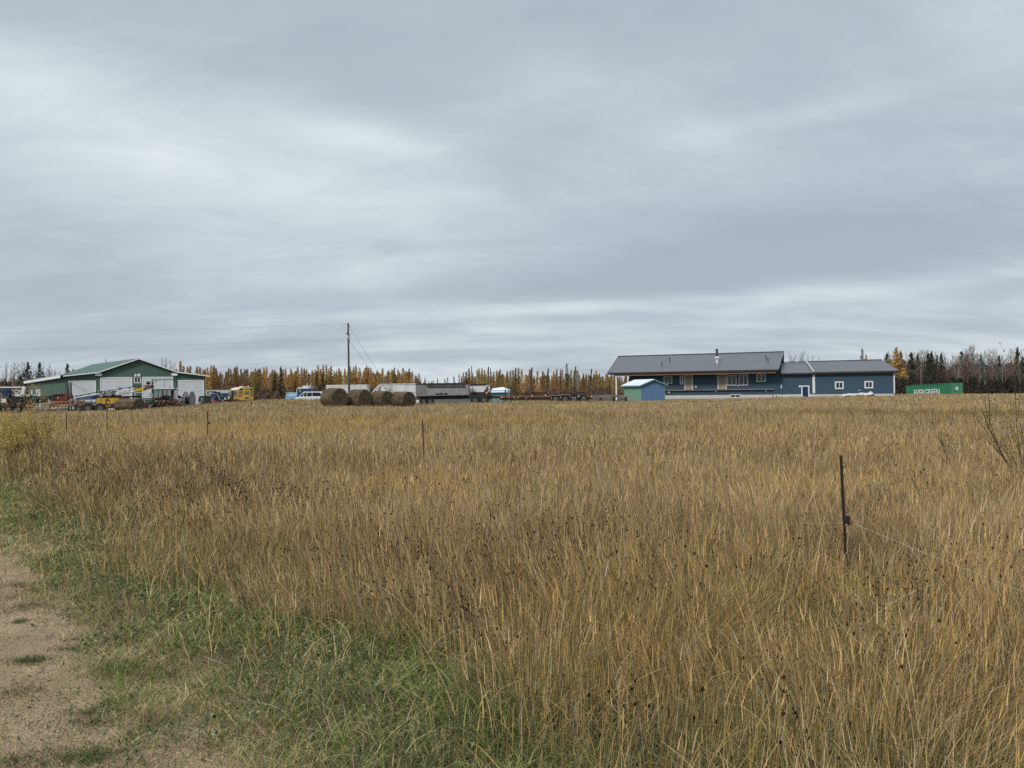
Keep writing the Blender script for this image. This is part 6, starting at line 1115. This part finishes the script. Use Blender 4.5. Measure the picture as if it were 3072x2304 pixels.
part('fuse_cutout', BLK, t, lambda m: m.beam((s.x(1039.5), 0, s.z(998)), (s.x(1041.5), 0, s.z(1003)), .05, .05).beam((s.x(1041), 0, s.z(1001)), (s.x(1046), 0, s.z(1003)), .03, .03)); part('insulator', GALV, t, lambda m: m.tube((s.x(1029), 0, s.z(974)), (s.x(1045), 0, s.z(973)), .022, None, 6).tube((s.x(1044), 0, s.z(1018)), (s.x(1046), 0, s.z(1018)), .04)); part('jumper_wire', BLK, t, lambda m: m.path([(s.x(1029), 0, s.z(974)), (s.x(1029.5), 0, s.z(983)), (s.x(1033), 0, s.z(991)), (s.x(1038), 0, s.z(996))], .008, 4)); part('guy_bracket', BLK, t, lambda m: m.disc((s.x(1050), 0, s.z(979)), .06, .1).disc((s.x(1050), 0, s.z(1023)), .06, .1))
tp = Vector((t.location.x, t.location.y, t.location.z)); wm_ = mat('line wire', (.10, .10, .11), .5)
def wire(name, a, b, sag, r, label, cat, n=24):
    mb = MB(); mb.path([a.lerp(b, i / n) - Vector((0, 0, sag * 4 * (i / n) * (1 - i / n))) for i in range(n + 1)], r, 4); o = mb.build(name, wm_); return tag(o, label, cat)
a1, a2 = tp + Vector((s.x(1030), 0, s.z(974))), tp + Vector((s.x(1044), 0, s.z(1018)))
far = tp + Vector((-92, -2, 0)); zl1, zl2 = zat(0, 992, 80) - tp.z, zat(0, 1042, 80) - tp.z
slope1 = (zl1 - s.z(974)) / (s.x(0) - s.x(1030)); slope2 = (zl2 - s.z(1018)) / (s.x(0) - s.x(1044))
wire('power_line', a1, far + Vector((0, 0, s.z(974) + slope1 * -92)), .35, .006, 'upper power line running from the pole top over the workshop', 'power line'); wire('power_line', a2, far + Vector((0, 0, s.z(1018) + slope2 * -92)), .35, .006, 'lower neutral line running from below the pole transformer over the workshop', 'power line')
gA = at(1202, 80); wire('guy_wire', tp + Vector((s.x(1050), 0, s.z(979))), gA, .12, .014, 'upper guy wire slanting from the utility pole top to the ground', 'guy wire'); wire('guy_wire', tp + Vector((s.x(1050), 0, s.z(1023))), at(1198, 80.3), .08, .014, 'lower guy wire slanting from below the transformer to the ground', 'guy wire')

# fence along the track ------------------------------------------------
RP = mat('rusty fence post', (.050, .028, .022), .7, .35, 25); INS = mat('black insulator', (.02, .02, .02), .5)
s = Spot('fence_post', 2533, 6.6, 'rusty steel fence post with bent hooks and an orange insulator, holding the white wire', 'fence post'); t = s.t; zt3 = s.z(1366)
xt = s.x(2521); part('post', RP, t, lambda m: m.beam((s.x(2539), 0, -.3), (xt, 0, zt3), .006, .030).beam((s.x(2539), .012, -.3), (xt, .012, zt3), .024, .005))
def px_of(py): return 2521 + (py - 1366) * (2536 - 2521) / 370
for py_ in (1395, 1531, 1665): a = px_of(py_); part('hook', BLK, t, lambda m: m.path([(s.x(a + 6 + 5 * math.sin(q)), 0, s.z(py_ + 0 - 7 * math.cos(q))) for q in np.linspace(-.4, 3.3, 12)] + [(s.x(a), 0, s.z(py_ + 7))], .0032, 6))
part('insulator', INS, t, lambda m: m.box(s.x(2526), s.x(2540), -.03, .02, s.z(1570), s.z(1546)), bevel=.008); part('clamp', mat('orange plastic', (.24, .085, .045), .5), t, lambda m: m.prism([(s.x(2538), s.z(1577)), (s.x(2546), s.z(1574)), (s.x(2552), s.z(1568)), (s.x(2548), s.z(1559)), (s.x(2540), s.z(1557))], -.02, .02), bevel=.004)
part('tie_wire', mat('pale wire', (.62, .58, .5), .5), t, lambda m: m.path([(s.x(2530), -.02, s.z(1545)), (s.x(2526), -.02, s.z(1556)), (s.x(2541), -.025, s.z(1563)), (s.x(2527), -.022, s.z(1572)), (s.x(2537), -.02, s.z(1600)), (s.x(2529), -.02, s.z(1630)), (s.x(2534), -.02, s.z(1680))], .0014, 5))
pp = Vector(t.location); WW = mat('white polywire', (.48, .44, .38), .5)
def polywire(a, b, sag, label):
    mb = MB(); n = 60; P_ = [a.lerp(b, i / n) - Vector((0, 0, sag * 4 * (i / n) * (1 - i / n))) for i in range(n + 1)]; mb.path(P_, .0014, 5)
    for i in range(3, n, 4): q = P_[i]; mb.tube(q + Vector((-.004, 0, -.004)), q + Vector((.006, 0, -.012)), .002, .001, 4)
    return tag(mb.build('fence_wire', WW), label, 'fence wire')
def pt(px, py, d): r_ = ray(px, py); return CAM + r_ * (d / r_.y)
aR = pp + Vector((s.x(2552), -.01, s.z(1570)))
eR_ = pt(3075, 1770, 4.6); polywire(aR, eR_ + (eR_ - aR) * .6, .015, 'white twisted fence wire sloping down from the orange insulator to the track side')
aL = pp + Vector((s.x(2528), -.01, s.z(1567))); eL_ = pt(2292, 1568, 8.2); polywire(aL, eL_ + (eL_ - aL) * 4.5, .03, 'white twisted fence wire running level into the tall grass from the same post')
def post(px, py0, d, wpx, label, lean=0, hooks=True, zb=-.2, m=RP, name='fence_post'):
    s = Spot(name, px, d, label, 'fence post'); w_ = wpx * d / 2300; z1_ = s.z(py0)
    part('post', m, s.t, lambda q: q.beam((lean * -.5, 0, zb), (lean * .5, 0, z1_), .006 if w_ < .05 else .02, w_).beam((lean * -.5, .015, zb), (lean * .5, .015, z1_), .02, .005))
    if hooks: part('hook', BLK, s.t, lambda q: q.path([(w_ * .5, 0, z1_ - .06), (w_ + .03, 0, z1_ - .08), (w_ + .03, 0, z1_ - .12), (w_ * .5, 0, z1_ - .13)], .006, 5)); part('insulator', BLK, s.t, lambda q: q.box(w_ * .4, w_ + .02, -.02, .03, z1_ - .36, z1_ - .30))
post(622, 1233, 21.5, 3.4, 'rusty fence post standing alone in the field in front of the cable reel', -.01); post(320, 1226, 30, 2.6, 'short fence post by the small yellow green shrub below the yellow crane', 0)
post(1269, 1259, 15.5, 1.2, 'thin dark rod standing in the grass below the weathered grey van body', -.03, False); post(753, 1194, 52, 2.4, 'dark post in front of the school bus rear', 0, True); post(198, 1238, 27, 1.6, 'thin dark stub below the lattice boom', 0, False)
